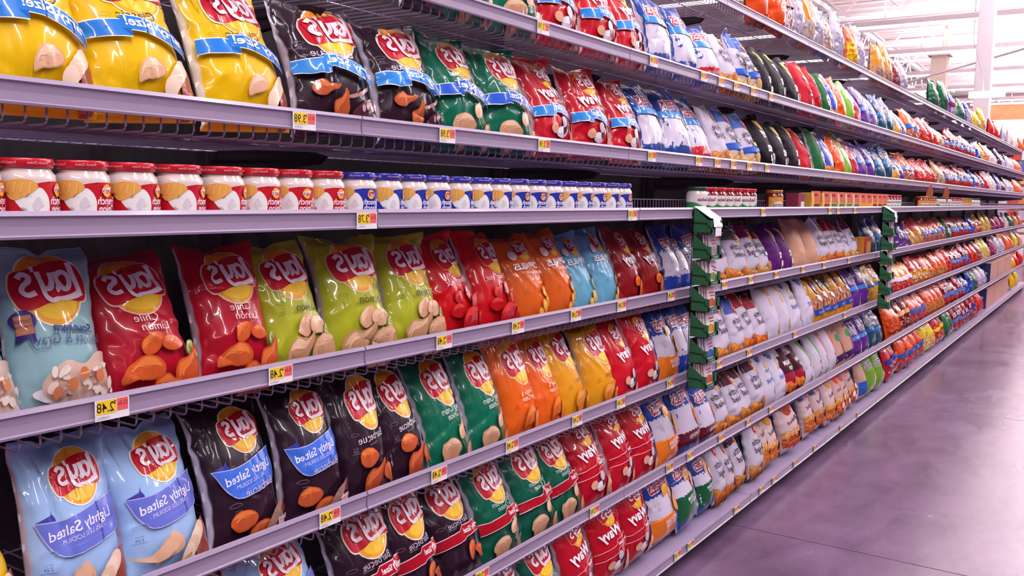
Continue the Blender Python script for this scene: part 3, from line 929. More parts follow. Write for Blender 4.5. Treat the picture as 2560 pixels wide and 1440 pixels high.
# ---------------------------------------------------------------- the packs themselves
BW, BH = 0.2, 0.32                           # nominal flat pack
def bag_grid(seed, ns, nu, rough=1.0):
    """front and back surfaces of a filled, creased pillow pack; x across, -y towards the aisle, z up"""
    rnd = np.random.RandomState(seed)
    s = np.linspace(0, 1, ns + 1)[:, None]
    ang = np.linspace(-PI / 2, PI / 2, nu + 1)
    u = (np.sin(ang) * .55 + np.linspace(-1, 1, nu + 1) * .45)[None, :]
    seal = .045
    t = np.clip((s - seal) / (1 - 2 * seal), 0, 1)
    fat = np.sin(PI * t) ** .62 * (1.22 - .66 * t)
    thick = .098 * fat
    half = BW / 2 * (1 - .17 * np.sin(PI * t) ** .8 + .02 * np.sin(s * 9 + seed))
    tp = rnd.uniform(0, .1) if rough <= 1 else rnd.uniform(.12, .38)
    half = half * (1 - tp * np.clip((s - .62) / .38, 0, 1) ** 1.3) * (1 - tp * .6 * np.clip((.2 - s) / .2, 0, 1))
    prof = np.clip(1 - np.abs(u) ** 2.2, 0, 1) ** .52
    x = half * u + 0 * s
    yf = -thick * .6 * prof
    yb = thick * .4 * prof
    # creases: sharp ridges over the front, denser at the seals and side folds
    cr = np.zeros_like(yf)
    for k in range(26):
        cu, cs = rnd.uniform(-.95, .95), rnd.uniform(.06, .94)
        if k < 11:
            cs = rnd.choice([rnd.uniform(.06, .22), rnd.uniform(.70, .95), rnd.uniform(.74, .95)])
            th = PI / 2 + rnd.uniform(-.5, .5) - cu * .5 * (1 if cs < .5 else -1)
        elif k < 19:
            cu = rnd.choice([-1, 1]) * rnd.uniform(.55, .95)
            th = rnd.uniform(-.6, .6)
        else:
            th = rnd.uniform(0, PI)
        du, ds = (u - cu) * .62, (s - cs)
        al = du * math.cos(th) + ds * math.sin(th)
        ac = -du * math.sin(th) + ds * math.cos(th)
        amp = rough * rnd.uniform(.002, .0075) * rnd.choice([-1, 1])
        cr += amp * np.exp(-np.abs(ac) / rnd.uniform(.018, .04)) * np.exp(-(al / rnd.uniform(.1, .26)) ** 2)
    fold = .0045 * np.sin(u * rnd.uniform(9, 13) + rnd.uniform(0, 6)) * (np.exp(-t / .1) + np.exp(-(1 - t) / .12))
    buck = .0028 * np.sin(s * rnd.uniform(38, 52) + rnd.uniform(0, 6)) * np.abs(u) ** 5
    env = np.clip(np.sin(PI * t), 0, 1) ** .3
    yf = yf + (cr + fold) * env + buck * env
    yb = yb + fold * env * .7
    z = s * BH + 0 * u
    z = z - .012 * fat * (1 - prof) * 0
    # top seal droops and twists; foot curls under the pack
    top = np.clip((s - .9) / .1, 0, 1)
    droop = .02 * top ** 1.5 * rnd.uniform(-1, 1) + .014 * top * np.sin(u * 2.2 + rnd.uniform(0, 6))
    z = z - .01 * top * (1 - np.abs(u)) * rnd.uniform(0, 1) - rnd.uniform(0, .014) * top * np.exp(-((u - rnd.uniform(-.5, .5)) / .16) ** 2)
    low = np.clip(1 - s / .07, 0, 1)
    z = z + .012 * low
    curl = .006 * low
    bend = .02 * (s - .5) ** 2 * 4 * .3
    sk = rnd.uniform(-.012, .012) * s ** 2
    F = np.stack([x + sk, yf + droop + curl + bend, z], -1)
    B = np.stack([x + sk, yb + droop + curl + bend + 0.0006, z], -1)
    return u[0], s[:, 0], F, B

def grid_faces(ns, nu, flip=False, off=0):
    o = []
    for i in range(ns):
        for j in range(nu):
            a = off + i * (nu + 1) + j
            q = (a, a + 1, a + nu + 2, a + nu + 1)
            o.append(q[::-1] if flip else q)
    return o

def wrap(V2, layer, u, s, F, N, AR, step=.00032):
    uu = np.clip(V2[:, 0] * 2, -.995, .995)
    ys = V2[:, 1] / AR
    ss = np.clip(np.where(ys < .04, ys / .04 * .165, .13 + .87 * ys), .002, .998)
    j = np.clip(np.searchsorted(u, uu) - 1, 0, len(u) - 2)
    i = np.clip((ss * (len(s) - 1)).astype(int), 0, len(s) - 2)
    fu = ((uu - u[j]) / (u[j + 1] - u[j]))[:, None]
    fs = (ss * (len(s) - 1) - i)[:, None]
    def bl(G):
        return (G[i, j] * (1 - fu) + G[i, j + 1] * fu) * (1 - fs) + (G[i + 1, j] * (1 - fu) + G[i + 1, j + 1] * fu) * fs
    n = bl(N)
    n /= np.linalg.norm(n, axis=1)[:, None] + 1e-9
    return bl(F) + n * (0.0009 + step * layer)[:, None]

_art, _bagcache = {}, {}
def art_for(name, lod):
    if (name, lod) not in _art:
        a = Art(lod)
        BAGS[name]['fn'](a)
        _art[(name, lod)] = a.compile([.025, .07, .12][lod])
    return _art[(name, lod)]

FOOD = {}
def make_bag(name, lod, seed):
    key = (name, lod, seed)
    if key in _bagcache:
        return copy_tree(_bagcache[key])
    b = BAGS[name]
    film = GLOSSY if b['film'] == 'g' else MATTE
    ns, nu = [(60, 36), (34, 18), (18, 10)][lod]
    u, s, F, B = bag_grid(seed, ns, nu, [1.0, 1.5, 1.7][lod])
    dS = np.gradient(F, axis=0)
    dU = np.gradient(F, axis=1)
    N = np.cross(dU, dS)
    N /= np.linalg.norm(N, axis=2)[:, :, None] + 1e-9
    n = (ns + 1) * (nu + 1)
    base, back = lin(b['base']), lin(b['back'])
    faces = grid_faces(ns, nu) + grid_faces(ns, nu, True, n)
    # close the rim
    def rim(idx, flip):
        o = []
        for p, q in zip(idx[:-1], idx[1:]):
            f = (p, p + n, q + n, q)
            o.append(f[::-1] if flip else f)
        return o
    W = nu + 1
    faces += rim([i * W for i in range(ns + 1)], True) + rim([i * W + nu for i in range(ns + 1)], False)
    faces += rim(list(range(W)), False) + rim([ns * W + j for j in range(W)], True)
    fc = np.tile(base, (ns + 1, nu + 1, 1))
    if lod < 2:
        fc[2:-2, u < -.95] = back
    cols = np.vstack([fc.reshape(-1, 3), np.tile(back, (n, 1))])
    art = art_for(name, lod)
    if lod == 2:
        V = [F.reshape(-1, 3), B.reshape(-1, 3)]
        C = [cols]
        off = 2 * n
        for part, (V2, FF, CC, L) in art.items():
            V.append(wrap(V2, L, u, s, F, N, Art.AR, .0005))
            C.append(CC)
            faces += [tuple(i + off for i in f) for f in FF]
            off += len(V2)
        o = mesh_obj(b['obj'], np.vstack(V), faces, film, cols=np.vstack(C), smooth=True)
        _bagcache[key] = o
        return o
    root = empty(b['obj'])
    mesh_obj('pouch', np.vstack([F.reshape(-1, 3), B.reshape(-1, 3)]), faces, film, root, cols=cols, smooth=True)
    for part, (V2, FF, CC, L) in art.items():
        mesh_obj(part, wrap(V2, L, u, s, F, N, Art.AR), FF, film, root, cols=CC, smooth=True)
    # crimped end seals
    if lod == 0:
        mb = MB()
        for row in (1.0, .962):
            i = int(round(row * ns))
            for k in range(3):
                ii = min(ns, i)
                for j in range(nu):
                    p, q = F[ii, j], F[ii, j + 1]
                    dz = -.0035 * k
                    mb.add([(p[0], p[1] - .0012, p[2] + dz), (q[0], q[1] - .0012, q[2] + dz), (q[0], q[1] - .0012, q[2] + dz - .0014), (p[0], p[1] - .0012, p[2] + dz - .0014)], [(0, 3, 2, 1)], tuple(min(1, c * 1.15 + .01) for c in base))
            break
        mb.build('crimped_seal', film, root, colors=True)
    _bagcache[key] = root
    return root

# ---------------------------------------------------------------- materials of the place
RAIL = mat('lavender_price_rail', '9b89a3', 0.34, 0.0, 0.15, 0.05, 6, 0.04, 60, stretch=(.3, 1, 1))
WIRE = mat('zinc_wire', '8c7894', 0.35, 0.25, 0, 0.05)
DECK = mat('painted_steel_deck', '9686a6', 0.4, 0.0, 0.1, 0.05, 5)
DARKM = mat('shade_plum_panel', '1a0b16', 0.7, 0, 0, 0.2, 3)  # near-black plum puts the back panel's shade into its colour
BRACK = mat('dark_steel_bracket', '2c1c28', 0.5, 0.3, 0, 0.15, 9)
WHITEM = mat('white_painted_steel', 'ece2e6', 0.5, 0, 0, 0.04, 4)
DECKM = mat('roof_deck_paint', 'e2d2d0', 0.7, 0, 0, 0.06, 1.5)
GREENC = mat('green_card', '1c5a38', 0.5, 0, 0, 0.08, 20)
BLACKW = mat('black_wire', '151015', 0.4, 0.4)
WHITEC = mat('white_card', 'f0eaf0', 0.5)

RZ = {0: 2.251, 1: 1.856, 2: 1.548, 3: 1.358, 4: 1.07, 5: 0.758, 6: 0.45, 7: 0.105}
RY = {0: 1.482, 1: 1.325, 2: 1.320, 3: 1.278, 4: 1.312, 5: 1.306, 6: 1.303, 7: 1.291}
BAY = 1.2192
NB = 14
SHELFNAME = {0: 'top shelf', 1: 'second shelf from top', 2: 'shelf above the jars', 3: 'jar shelf', 4: 'shelf below the jars', 5: 'third shelf from floor', 6: 'second shelf from floor', 7: 'floor level shelf'}
ORD = ['first', 'second', 'third', 'fourth', 'fifth', 'sixth', 'seventh', 'eighth', 'ninth', 'tenth', 'eleventh', 'twelfth', 'thirteenth', 'fourteenth', 'fifteenth', 'sixteenth', 'seventeenth', 'eighteenth', 'nineteenth', 'twentieth']

# ---------------------------------------------------------------- floor
def floor_material():
    m, nt, b = new_mat('polished_concrete')
    L = nt.links.new
    tc = nt.nodes.new('ShaderNodeTexCoord')
    def noise(sc, det, scale=(1, 1, 1)):
        mp = nt.nodes.new('ShaderNodeMapping'); mp.inputs['Scale'].default_value = scale
        L(tc.outputs['Object'], mp.inputs[0])
        n = nt.nodes.new('ShaderNodeTexNoise'); n.inputs['Scale'].default_value = sc; n.inputs['Detail'].default_value = det
        n.inputs['Distortion'].default_value = .6
        L(mp.outputs[0], n.inputs['Vector'])
        return n
    n1, n2, n3 = noise(.9, 6), noise(3.5, 8, (1, 2, 1)), noise(60, 3)
    r1 = nt.nodes.new('ShaderNodeValToRGB')
    r1.color_ramp.elements[0].position = .34; r1.color_ramp.elements[0].color = (*lin('5e4660'), 1)
    r1.color_ramp.elements[1].position = .68; r1.color_ramp.elements[1].color = (*lin('806580'), 1)
    L(n1.outputs['Fac'], r1.inputs[0])
    r2_ = nt.nodes.new('ShaderNodeValToRGB')
    r2_.color_ramp.elements[0].position = .35; r2_.color_ramp.elements[0].color = (.72, .72, .74, 1)
    r2_.color_ramp.elements[1].position = .7; r2_.color_ramp.elements[1].color = (1.08, 1.02, 1.08, 1)
    L(n2.outputs['Fac'], r2_.inputs[0])
    mx = nt.nodes.new('ShaderNodeMixRGB'); mx.blend_type = 'MULTIPLY'; mx.inputs[0].default_value = .8
    L(r1.outputs[0], mx.inputs[1]); L(r2_.outputs[0], mx.inputs[2])
    mx3 = nt.nodes.new('ShaderNodeMixRGB'); mx3.blend_type = 'OVERLAY'; mx3.inputs[0].default_value = .12
    L(mx.outputs[0], mx3.inputs[1]); L(n3.outputs['Fac'], mx3.inputs[2])
    L(mx3.outputs[0], b.inputs['Base Color'])
    mr = nt.nodes.new('ShaderNodeMapRange'); mr.inputs['To Min'].default_value = .14; mr.inputs['To Max'].default_value = .32
    L(n2.outputs['Fac'], mr.inputs[0]); L(mr.outputs[0], b.inputs['Roughness'])
    b.inputs['Specular IOR Level'].default_value = .42
    bp = nt.nodes.new('ShaderNodeBump'); bp.inputs['Strength'].default_value = .02; bp.inputs['Distance'].default_value = .01
    L(noise(5, 4).outputs['Fac'], bp.inputs['Height']); L(bp.outputs[0], b.inputs['Normal'])
    return m
FLOOR = floor_material()
mb = MB()
XJ = [0.58 + 2.93 * k for k in range(-4, 20)]            # slabs meet at saw-cut joints across the aisle
for a, b in zip(XJ[:-1], XJ[1:]):
    mb.box(a + .003, b - .003, -9, 12, -.1, 0)
mb.box(XJ[0], XJ[-1], -9, 12, -.12, -.006)
o = mb.build('floor', FLOOR); o['kind'] = 'structure'

# ---------------------------------------------------------------- the shelving run
def rail_profile(h=.041, y=0):
    return [(y, 0), (y - .004, -.0005), (y - .007, -.007), (y - .0035, -.0095), (y - .0025, -.022), (y - .0035, -h + .006), (y - .007, -h + .004), (y - .006, -h + .0005), (y, -h), (y + .002, -h + .004), (y + .002, -.004)]

def wire_shelf():
    t = empty('wire_shelf')
    MB().extrude_x(rail_profile(), .002, BAY - .002).build('price_rail', RAIL, t)
    mb = MB()
    n = 38
    for k in range(n):
        x = .018 + k * (BAY - .036) / (n - 1)
        mb.tube([(x, .006, -.03), (x, .007, -.058), (x, .010, -.0625), (x, .016, -.0645), (x, .45, -.0645)], .0019, 5)
    for y, z in ((.006, -.034), (.10, -.0675), (.44, -.0675)):
        mb.tube([(.01, y, z), (BAY - .01, y, z)], .0022, 5)
    mb.build('wire_deck', WIRE, t)
    for sx in (.006, BAY - .009):
        MB().add([(sx, .47, -.06), (sx, .14, -.072), (sx, .10, -.082), (sx, .12, -.098), (sx, .40, -.125), (sx, .47, -.125), (sx + .003, .47, -.06), (sx + .003, .14, -.072), (sx + .003, .10, -.082), (sx + .003, .12, -.098), (sx + .003, .40, -.125), (sx + .003, .47, -.125)],
                 [(0, 1, 2, 3, 4, 5), (11, 10, 9, 8, 7, 6)] + [(i, (i + 1) % 6 + 0, (i + 1) % 6 + 6, i + 6) for i in range(6)]).build('bracket', BRACK, t)
    return t
def solid_shelf():
    t = empty('solid_shelf')
    MB().extrude_x(rail_profile(.040), .003, BAY - .003).build('price_rail', RAIL, t)
    MB().box(.004, BAY - .004, .0025, .47, -.032, -.026).box(.004, BAY - .004, .0025, .006, -.034, -.004).build('shelf_deck', DECK, t)
    mb = MB()
    for k in range(49):
        x = .02 + k * (BAY - .04) / 48
        mb.tube([(x, .108, -.026), (x, .108, .026)], .0011, 4)
    for z in (-.004, .026):
        mb.tube([(.02, .108, z), (BAY - .02, .108, z)], .0013, 4)
    mb.build('wire_fence', WIRE, t)
    return t
def base_shelf():
    t = empty('base_shelf')
    MB().extrude_x(rail_profile(.045), .003, BAY - .003).build('price_rail', RAIL, t)
    mb = MB().box(.003, BAY - .003, .0025, .48, -.016, -.008, bev=.001)
    mb.build('shelf_deck', DECK, t)
    mb = MB()
    for k in range(52):
        x = .03 + k * (BAY - .06) / 51
        mb.box(x - .004, x + .004, .098, .101, -.0085, -.0072)
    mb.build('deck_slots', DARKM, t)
    MB().box(.003, BAY - .003, .05, .06, -.105, -.016).build('kick_plate', BRACK, t)
    return t
protos = {'w': wire_shelf(), 's': solid_shelf(), 'b': base_shelf()}
usedp = set()
for row in range(8):
    kd = 's' if row == 3 else 'b' if row == 7 else 'w'
    for k in range(NB):
        if kd in usedp:
            t = copy_tree(protos[kd])
        else:
            t = protos[kd]; usedp.add(kd)
        t.location = (k * BAY, RY[row], RZ[row])
        what = {'w': 'wire shelf', 's': 'solid steel shelf', 'b': 'deep base shelf'}[kd]
        tag(t, 'lavender edged %s, %s, %s bay from the left' % (what, SHELFNAME[row], ORD[k]), 'shelf', 'shelves of the snack aisle')

t = empty('shelving_frame', (0, 1.80, 0))
tag(t, 'back panel coloured dark as shade, and posts carrying all the shelves', 'shelving frame')
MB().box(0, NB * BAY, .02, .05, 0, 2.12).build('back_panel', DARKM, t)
for k in range(NB + 1):
    MB().box(k * BAY - .02, k * BAY + .02, -.015, .02, 0, 2.14, bev=.002).build('upright', BRACK, t)

# ---------------------------------------------------------------- packs on the shelves
ROWS={
 0:'puffs 4.15 235,puffs 4.40 228,redstripe 4.59 181,silver 4.75 175,orangesilver 4.93 181,silver 5.10 205,bluetan 5.33 235,silver 5.57 235,rainbow 5.90 225,silver 6.12 225,goldface 6.62 235,goldface 6.92 235,darkred 7.23 235,silver 7.48 235,greenclear 8.94 235,greenclear 9.46 235,redblue 9.99 235,greenclear 10.58 235,bluesilver 11.17 235,yellowclear 11.82 235,yellowclear 12.25 235,redclear 13.11 235,redclear 13.81 235,silver 14.58 235,paleclear 15.37 235,paleclear 16.26 235,orangeclear 17.24 235',
 1:'bbqP 1.48 165,greenP 1.64 194,greenP 1.85 229,redP 2.08 235,redP 2.32 235,redP 2.54 217,rufP 2.75 218,rufP 2.97 234,rufPred 3.20 224,kettle 3.40 182,kettleP 3.55 157,kettleP 3.71 163,popblack 3.87 186,popblack 4.07 213,popblack 4.28 224,popred 4.50 198,popred 4.67 163,greenwhite 4.82 173,bluetost 5.00 191,orangeshort 5.19 185,limeshort 5.36 182,redshort 5.54 197,purple 5.74 226,purple 5.98 235,teal 6.21 232,teal 6.43 235,gold 6.68 235,purple 6.89 235,orangeblue 7.14 235,orangeblue 7.40 235,redclear 7.70 235,redclear 7.99 235,redclear 8.27 235,tanclear 8.54 235,doritos 8.79 235,doritos 9.06 235,doritos 9.35 235,doritos 9.62 235,doritos 9.91 235,doritos 10.22 235,doritos 10.51 235,blue 10.89 235,yellowclear 11.25 235,orangeclear 11.60 235,paleclear 12.01 235,paleclear 12.45 235,darkclear 12.92 235,silver 13.42 235,silver 13.96 235,silver 14.49 235,orangeclear 15.05 235,orangeclear 15.66 235',
 2:'classic 0.55 188,classic 0.73 207,classic 0.95 231,bbqP 1.18 235,bbqP 1.42 222,greenP 1.61 204,greenP 1.81 225,redP 2.05 232,redP 2.26 232,redP 2.50 230,rufP 2.71 220,rufP 2.92 226,rufPred 3.15 209,kettle 3.33 180,kettleP 3.50 194,kettleP 3.70 204,popblack 3.90 196,popblack 4.09 206,popblack 4.30 230,popred 4.53 235,greenwhite 4.77 235,bluetost 4.99 210,orangeshort 5.18 184,limeshort 5.35 171,redshort 5.51 191,purple 5.72 229,purple 5.96 235,teal 6.22 235,teal 6.45 234,gold 6.68 213,purple 6.87 203,orangeblue 7.07 214,orangeblue 7.28 225,redclear 7.51 235,redclear 7.74 235,redclear 7.98 235,redclear 8.20 235,tanclear 8.44 228,tanclear 8.64 217,doritos 8.86 215,doritos 9.06 213,doritos 9.27 222,doritos 9.49 231,doritos 9.72 235,doritos 9.96 235,doritos 10.21 235,doritos 10.47 235,blue 10.78 235,orangeclear 11.07 235,purple 11.37 235,redclear 11.69 235,paleclear 12.11 235,paleclear 12.51 235,bluesilver 13.02 235,darkclear 13.52 235,silver 14.07 235,silver 14.65 235,orangeclear 15.28 235,orangeclear 15.90 235',
 4:'biscuit 0.44 138,biscuit 0.57 157,chile 0.74 180,chile 0.92 169,limon 1.07 165,limon 1.24 186,limon 1.43 182,flamin 1.60 172,flamin 1.76 174,popor 1.93 165,popor 2.09 155,popblue 2.23 153,popblue 2.38 161,wavybbq 2.55 172,wavybbq 2.72 175,ruf 2.89 147,ruf 3.00 125,ruf 3.13 184,kettlegreen 3.36 223,kettlegreen 3.56 198,kettlepurple 3.74 179,kettlepurple 3.91 172,poppurple 4.08 181,poppurple 4.26 194,tan 4.45 212,tan 4.67 212,kettle 4.87 194,kettleredtop 5.04 176,kettleredtop 5.21 172,kettlepurple 5.38 192,kettlepurple 5.58 207,teal 6.02 235,teal 6.26 235,purpleclear 6.96 212,purpleclear 7.17 226,orangegold 7.40 235,orangegold 7.64 235,orangeblue 7.89 235,orangeblue 8.11 231,orangeblue 8.34 235,orangeblue 8.58 235,orangeblue 8.81 235,greenwhite 9.08 235,doritos 9.34 235,doritos 9.58 235,doritos 9.84 235,doritos 10.11 235,doritos 10.36 235,blue 10.66 235,goldred 11.01 235,goldred 11.30 235,yellowclear 11.69 235,yellowclear 12.10 235,magenta 12.66 235,magenta 13.13 235,magenta 13.59 235,paleclear 14.13 235,greenclear 14.77 235,tanclear 15.46 235,orangeclear 16.09 235',
 5:'classicS 0.43 156,lightblue 0.59 161,lightblue 0.75 177,bbqL 0.93 180,bbqL 1.10 165,bbq 1.25 157,bbq 1.40 159,green 1.56 164,green 1.72 165,cheddar 1.88 162,cheddar 2.03 155,gold2 2.18 162,gold2 2.35 173,wavyred 2.52 178,wavyred 2.69 179,rufched 2.86 152,ruf 2.99 135,ruf 3.12 212,kettleblue 3.40 234,kettleblue 3.58 170,kettleredtop 3.73 155,kettleredtop 3.88 168,simply 4.06 179,simply 4.23 182,simplyblue 4.41 209,simplyblue 4.63 216,funyun 4.83 175,funyun 4.97 156,funyun 5.13 173,funyun 5.31 182,funyun 5.49 193,purple 5.68 198,purple 5.87 217,gold 6.10 223,gold 6.30 206,stripe 6.77 187,stripe 6.95 191,stripe 7.14 200,stripe 7.34 218,redgold 7.56 235,redgold 7.80 235,redgold 8.03 235,cheetos 8.27 235,cheetos 8.51 235,cheetos 8.74 235,cheetos 8.98 235,redclear 9.23 235,doritos 9.47 235,doritos 9.70 235,doritos 9.93 235,doritos 10.18 235,blue 10.46 235,redclear 10.76 235,redclear 11.05 235,darkred 11.34 235,yellowclear 11.73 235,yellowclear 12.18 235,magenta 12.74 235,silver 13.26 235,silver 13.77 235,orangeclear 14.38 235,orangeclear 14.98 235,yellowclear 15.62 235,tanclear 16.32 235',
 6:'classicS 0.87 191,lightblue 1.06 213,bbqF 1.29 197,bbqF 1.44 165,bbqF 1.61 178,greenF 1.79 192,greenF 1.98 188,greenF 2.15 179,redF 2.33 188,redF 2.52 189,redF 2.69 185,rufched 2.88 198,rufbacon 3.08 198,rufbacon 3.26 181,kettleblue 3.43 164,kettlebrown 3.58 151,kettlebrown 3.72 147,kettlebrown 3.87 159,simplyblue 4.03 172,simplyblue 4.20 180,beet 4.38 181,beet 4.55 171,vegwhite 4.71 161,vegwhite 4.86 149,vegorange 5.00 149,vegorange 5.15 184,pita 5.36 213,pita 5.57 201,purple 5.75 186,purple 5.93 196,teal 6.13 213,teal 6.34 219,redorange 6.75 214,redorange 6.96 212,brownclear 7.16 208,brownclear 7.36 219,cheetosblue 7.59 229,cheetosblue 7.81 233,cheetosblue 8.04 235,cheetos 8.27 227,cheetos 8.48 227,cheetos 8.71 235,cheetos 8.94 235,doritos 9.19 235,doritos 9.43 235,doritos 9.67 235,doritos 9.93 235,doritos 10.18 235,blue 10.49 235,blue 10.82 235,greenclear 11.17 235,silver 11.54 235,silver 11.94 235,yellowbag 15.38 235,redclear 15.99 235,redclear 16.58 235',
 7:'greenF 1.88 160,greenF 2.03 179,redF 2.22 214,redF 2.45 217,redF 2.65 220,rufched 2.88 223,rufgreen 3.08 220,rufgreen 3.30 176,kettlejal 3.42 125,kettlejal 3.54 132,kettlebrown 3.68 165,kettleteal 3.86 169,baked 4.01 134,baked 4.12 203,bakedred 4.40 235,bakedruf 4.77 178,bakedruf 4.95 175,baked 5.11 185,poporange 5.31 186,poporange 5.47 177,poporange 5.65 181,tanblue 5.93 207,greentost 6.13 213,greentost 6.35 219,redblueclear 6.72 212,redblueclear 6.92 235,cheetosblue 7.18 235,cheetosblue 7.42 235,cheetosblue 7.66 235,cheetosblue 7.90 235,yellowclear 8.16 235,yellowclear 8.41 235,redyellow 8.67 235,redyellow 8.92 235,greenclear 9.19 235,greenclear 9.45 235,doritos 9.73 235,doritos 9.99 235,doritos 10.26 235,doritos 10.52 235,doritos 10.79 235,redblueclear 11.10 235,redclear 11.43 235,redclear 11.75 235,yellowbag 15.40 235,yellowclear 16.08 235',
}
def hash_name(s):
    return sum(ord(c) * (i + 1) for i, c in enumerate(s))

LEAN = {0: 6, 1: 18, 2: 19, 4: 19, 5: 18, 6: 18, 7: 12}
def floor_z(row):
    return RZ[row] - .0622 if row != 7 else RZ[7] - .008
counts = {}
for row, s in ROWS.items():
    names = [e.split()[0] for e in s.split(',')]
    for nm in names:
        d = BAGS[nm]['desc']
        counts[(row, d)] = counts.get((row, d), 0) + 1
seen = {}
NB_BAGS = 0
for row, s in ROWS.items():
    rnd = random.Random(100 + row)
    for idx, e in enumerate(s.split(',')):
        nm, X, W = e.split()
        X, W = float(X), float(W) / 1000
        lod = 0 if X < 2.9 else 1 if X < 12.5 else 2
        seed = rnd.randrange(1, 6) + 10 * (hash_name(nm) % 7) if lod == 0 else rnd.randrange(1, 4) + 10 * (hash_name(nm) % 7)
        o = make_bag(nm, lod, seed)
        sw = min(W / BW * {1: 1.0, 2: 1.03, 4: 1.08, 5: 1.06, 6: 1.04, 7: .98, 0: 1.05}[row] * (.94 if X > 6.5 else 1), 1.13)
        sh = .31 / BH * (rnd.uniform(.96, 1.02) if X < 3.2 else rnd.uniform(.88, 1.0) if X < 6.5 else rnd.uniform(.78, .94))
        if row == 0:
            sh *= rnd.uniform(1.05, 1.2)
        sh *= {1: 1.02, 2: 1.02, 4: .96}.get(row, 1)
        lean = math.radians(LEAN[row] + rnd.uniform(-3.5, 3.5))
        yawz = math.radians(rnd.uniform(-9, 4))
        rollx = math.radians({0: 0, 1: -1.5, 2: -1.5, 4: -1, 5: -2, 6: -5, 7: -7}[row] + (rnd.uniform(-2.5, 2.5) if row else rnd.uniform(-6, 6)) + (rnd.uniform(-3, 3) if X > 3.2 else 0))
        th = .9 if row != 0 else 1.0
        y = RY[row] + (.042 if row != 7 else .085)
        if row == 7:
            y = 1.291 + .046 + rnd.uniform(-.006, .014)
        X += {1: .01, 2: .024, 4: .012, 5: .014, 6: .01}.get(row, 0) * (1 if X < 3 else .3)
        o.location = (X, y, floor_z(row) + .002 + abs(math.sin(rollx)) * W * .4)
        o.rotation_mode = 'XYZ'
        # lean back about the foot, small twist about the vertical
        o.rotation_euler = (-lean, rollx, yawz)
        o.scale = (sw, th, sh)
        b = BAGS[nm]
        d = b['desc']
        seen[(row, d)] = k = seen.get((row, d), 0) + 1
        n = counts[(row, d)]
        lab = d + ' on the ' + SHELFNAME[row]
        if n > 1:
            pos = ('leftmost' if k == 1 else 'rightmost' if k == n else ORD[k - 1] + ' of ' + ['', '', 'two', 'three', 'four', 'five', 'six', 'seven', 'eight', 'nine', 'ten'][min(n, 10)])
            lab = pos + ' ' + lab if len((pos + ' ' + lab).split()) <= 16 else pos + ' ' + d + ', ' + SHELFNAME[row].replace('shelf from ', 'from ')
        if len(lab.split()) < 4:
            lab += ' in the aisle'
        tag(o, lab, b['cat'], ('%ss on the %s' % (b['cat'], SHELFNAME[row])))
        NB_BAGS += 1
print('bags', NB_BAGS)

t = empty('shelf_divider', (2.335, 1.305, RZ[7] - .008))
MB().box(0, .003, 0, .30, 0, .075, bev=.0008).build('plate', DECK, t)
MB().box(0, .03, 0, .30, 0, .002).build('foot_flange', DECK, t)
tag(t, 'low lavender metal divider standing between red bags on the floor level shelf', 'shelf divider')

# ---------------------------------------------------------------- dip jars
GLASSD = mat('jar_of_white_dip', 'dac8c4', 0.12, 0, 0.8, 0.05, 30, stretch=(1, 1, 1))
GLASSR = mat('jar_of_red_salsa', '7c1418', 0.12, 0, 0.8, 0.3, 60)
REDLID = mat('red_lid_enamel', 'c01828', 0.25, 0, 0.4, 0.05)
BLUELID = mat('blue_lid_enamel', '2c2c9c', 0.25, 0, 0.4, 0.05)
GREENLID = mat('dark_green_lid_enamel', '1c3c30', 0.3, 0, 0.3)
GOLDLID = mat('gold_lid', 'b87c30', 0.3, 0.4, 0.2)
def cyl_wrap(comp, R, z0, hgt, AR, step=.00025):
    V2, FF, CC, L = comp
    th = V2[:, 0] * 2 * PI * .62 - PI / 2                       # sheet spans 0.62 of the way round, centred on -y
    r = R + .0006 + step * L
    V = np.stack([r * np.cos(th), r * np.sin(th), z0 + V2[:, 1] / AR * hgt], -1)
    return V, FF, CC
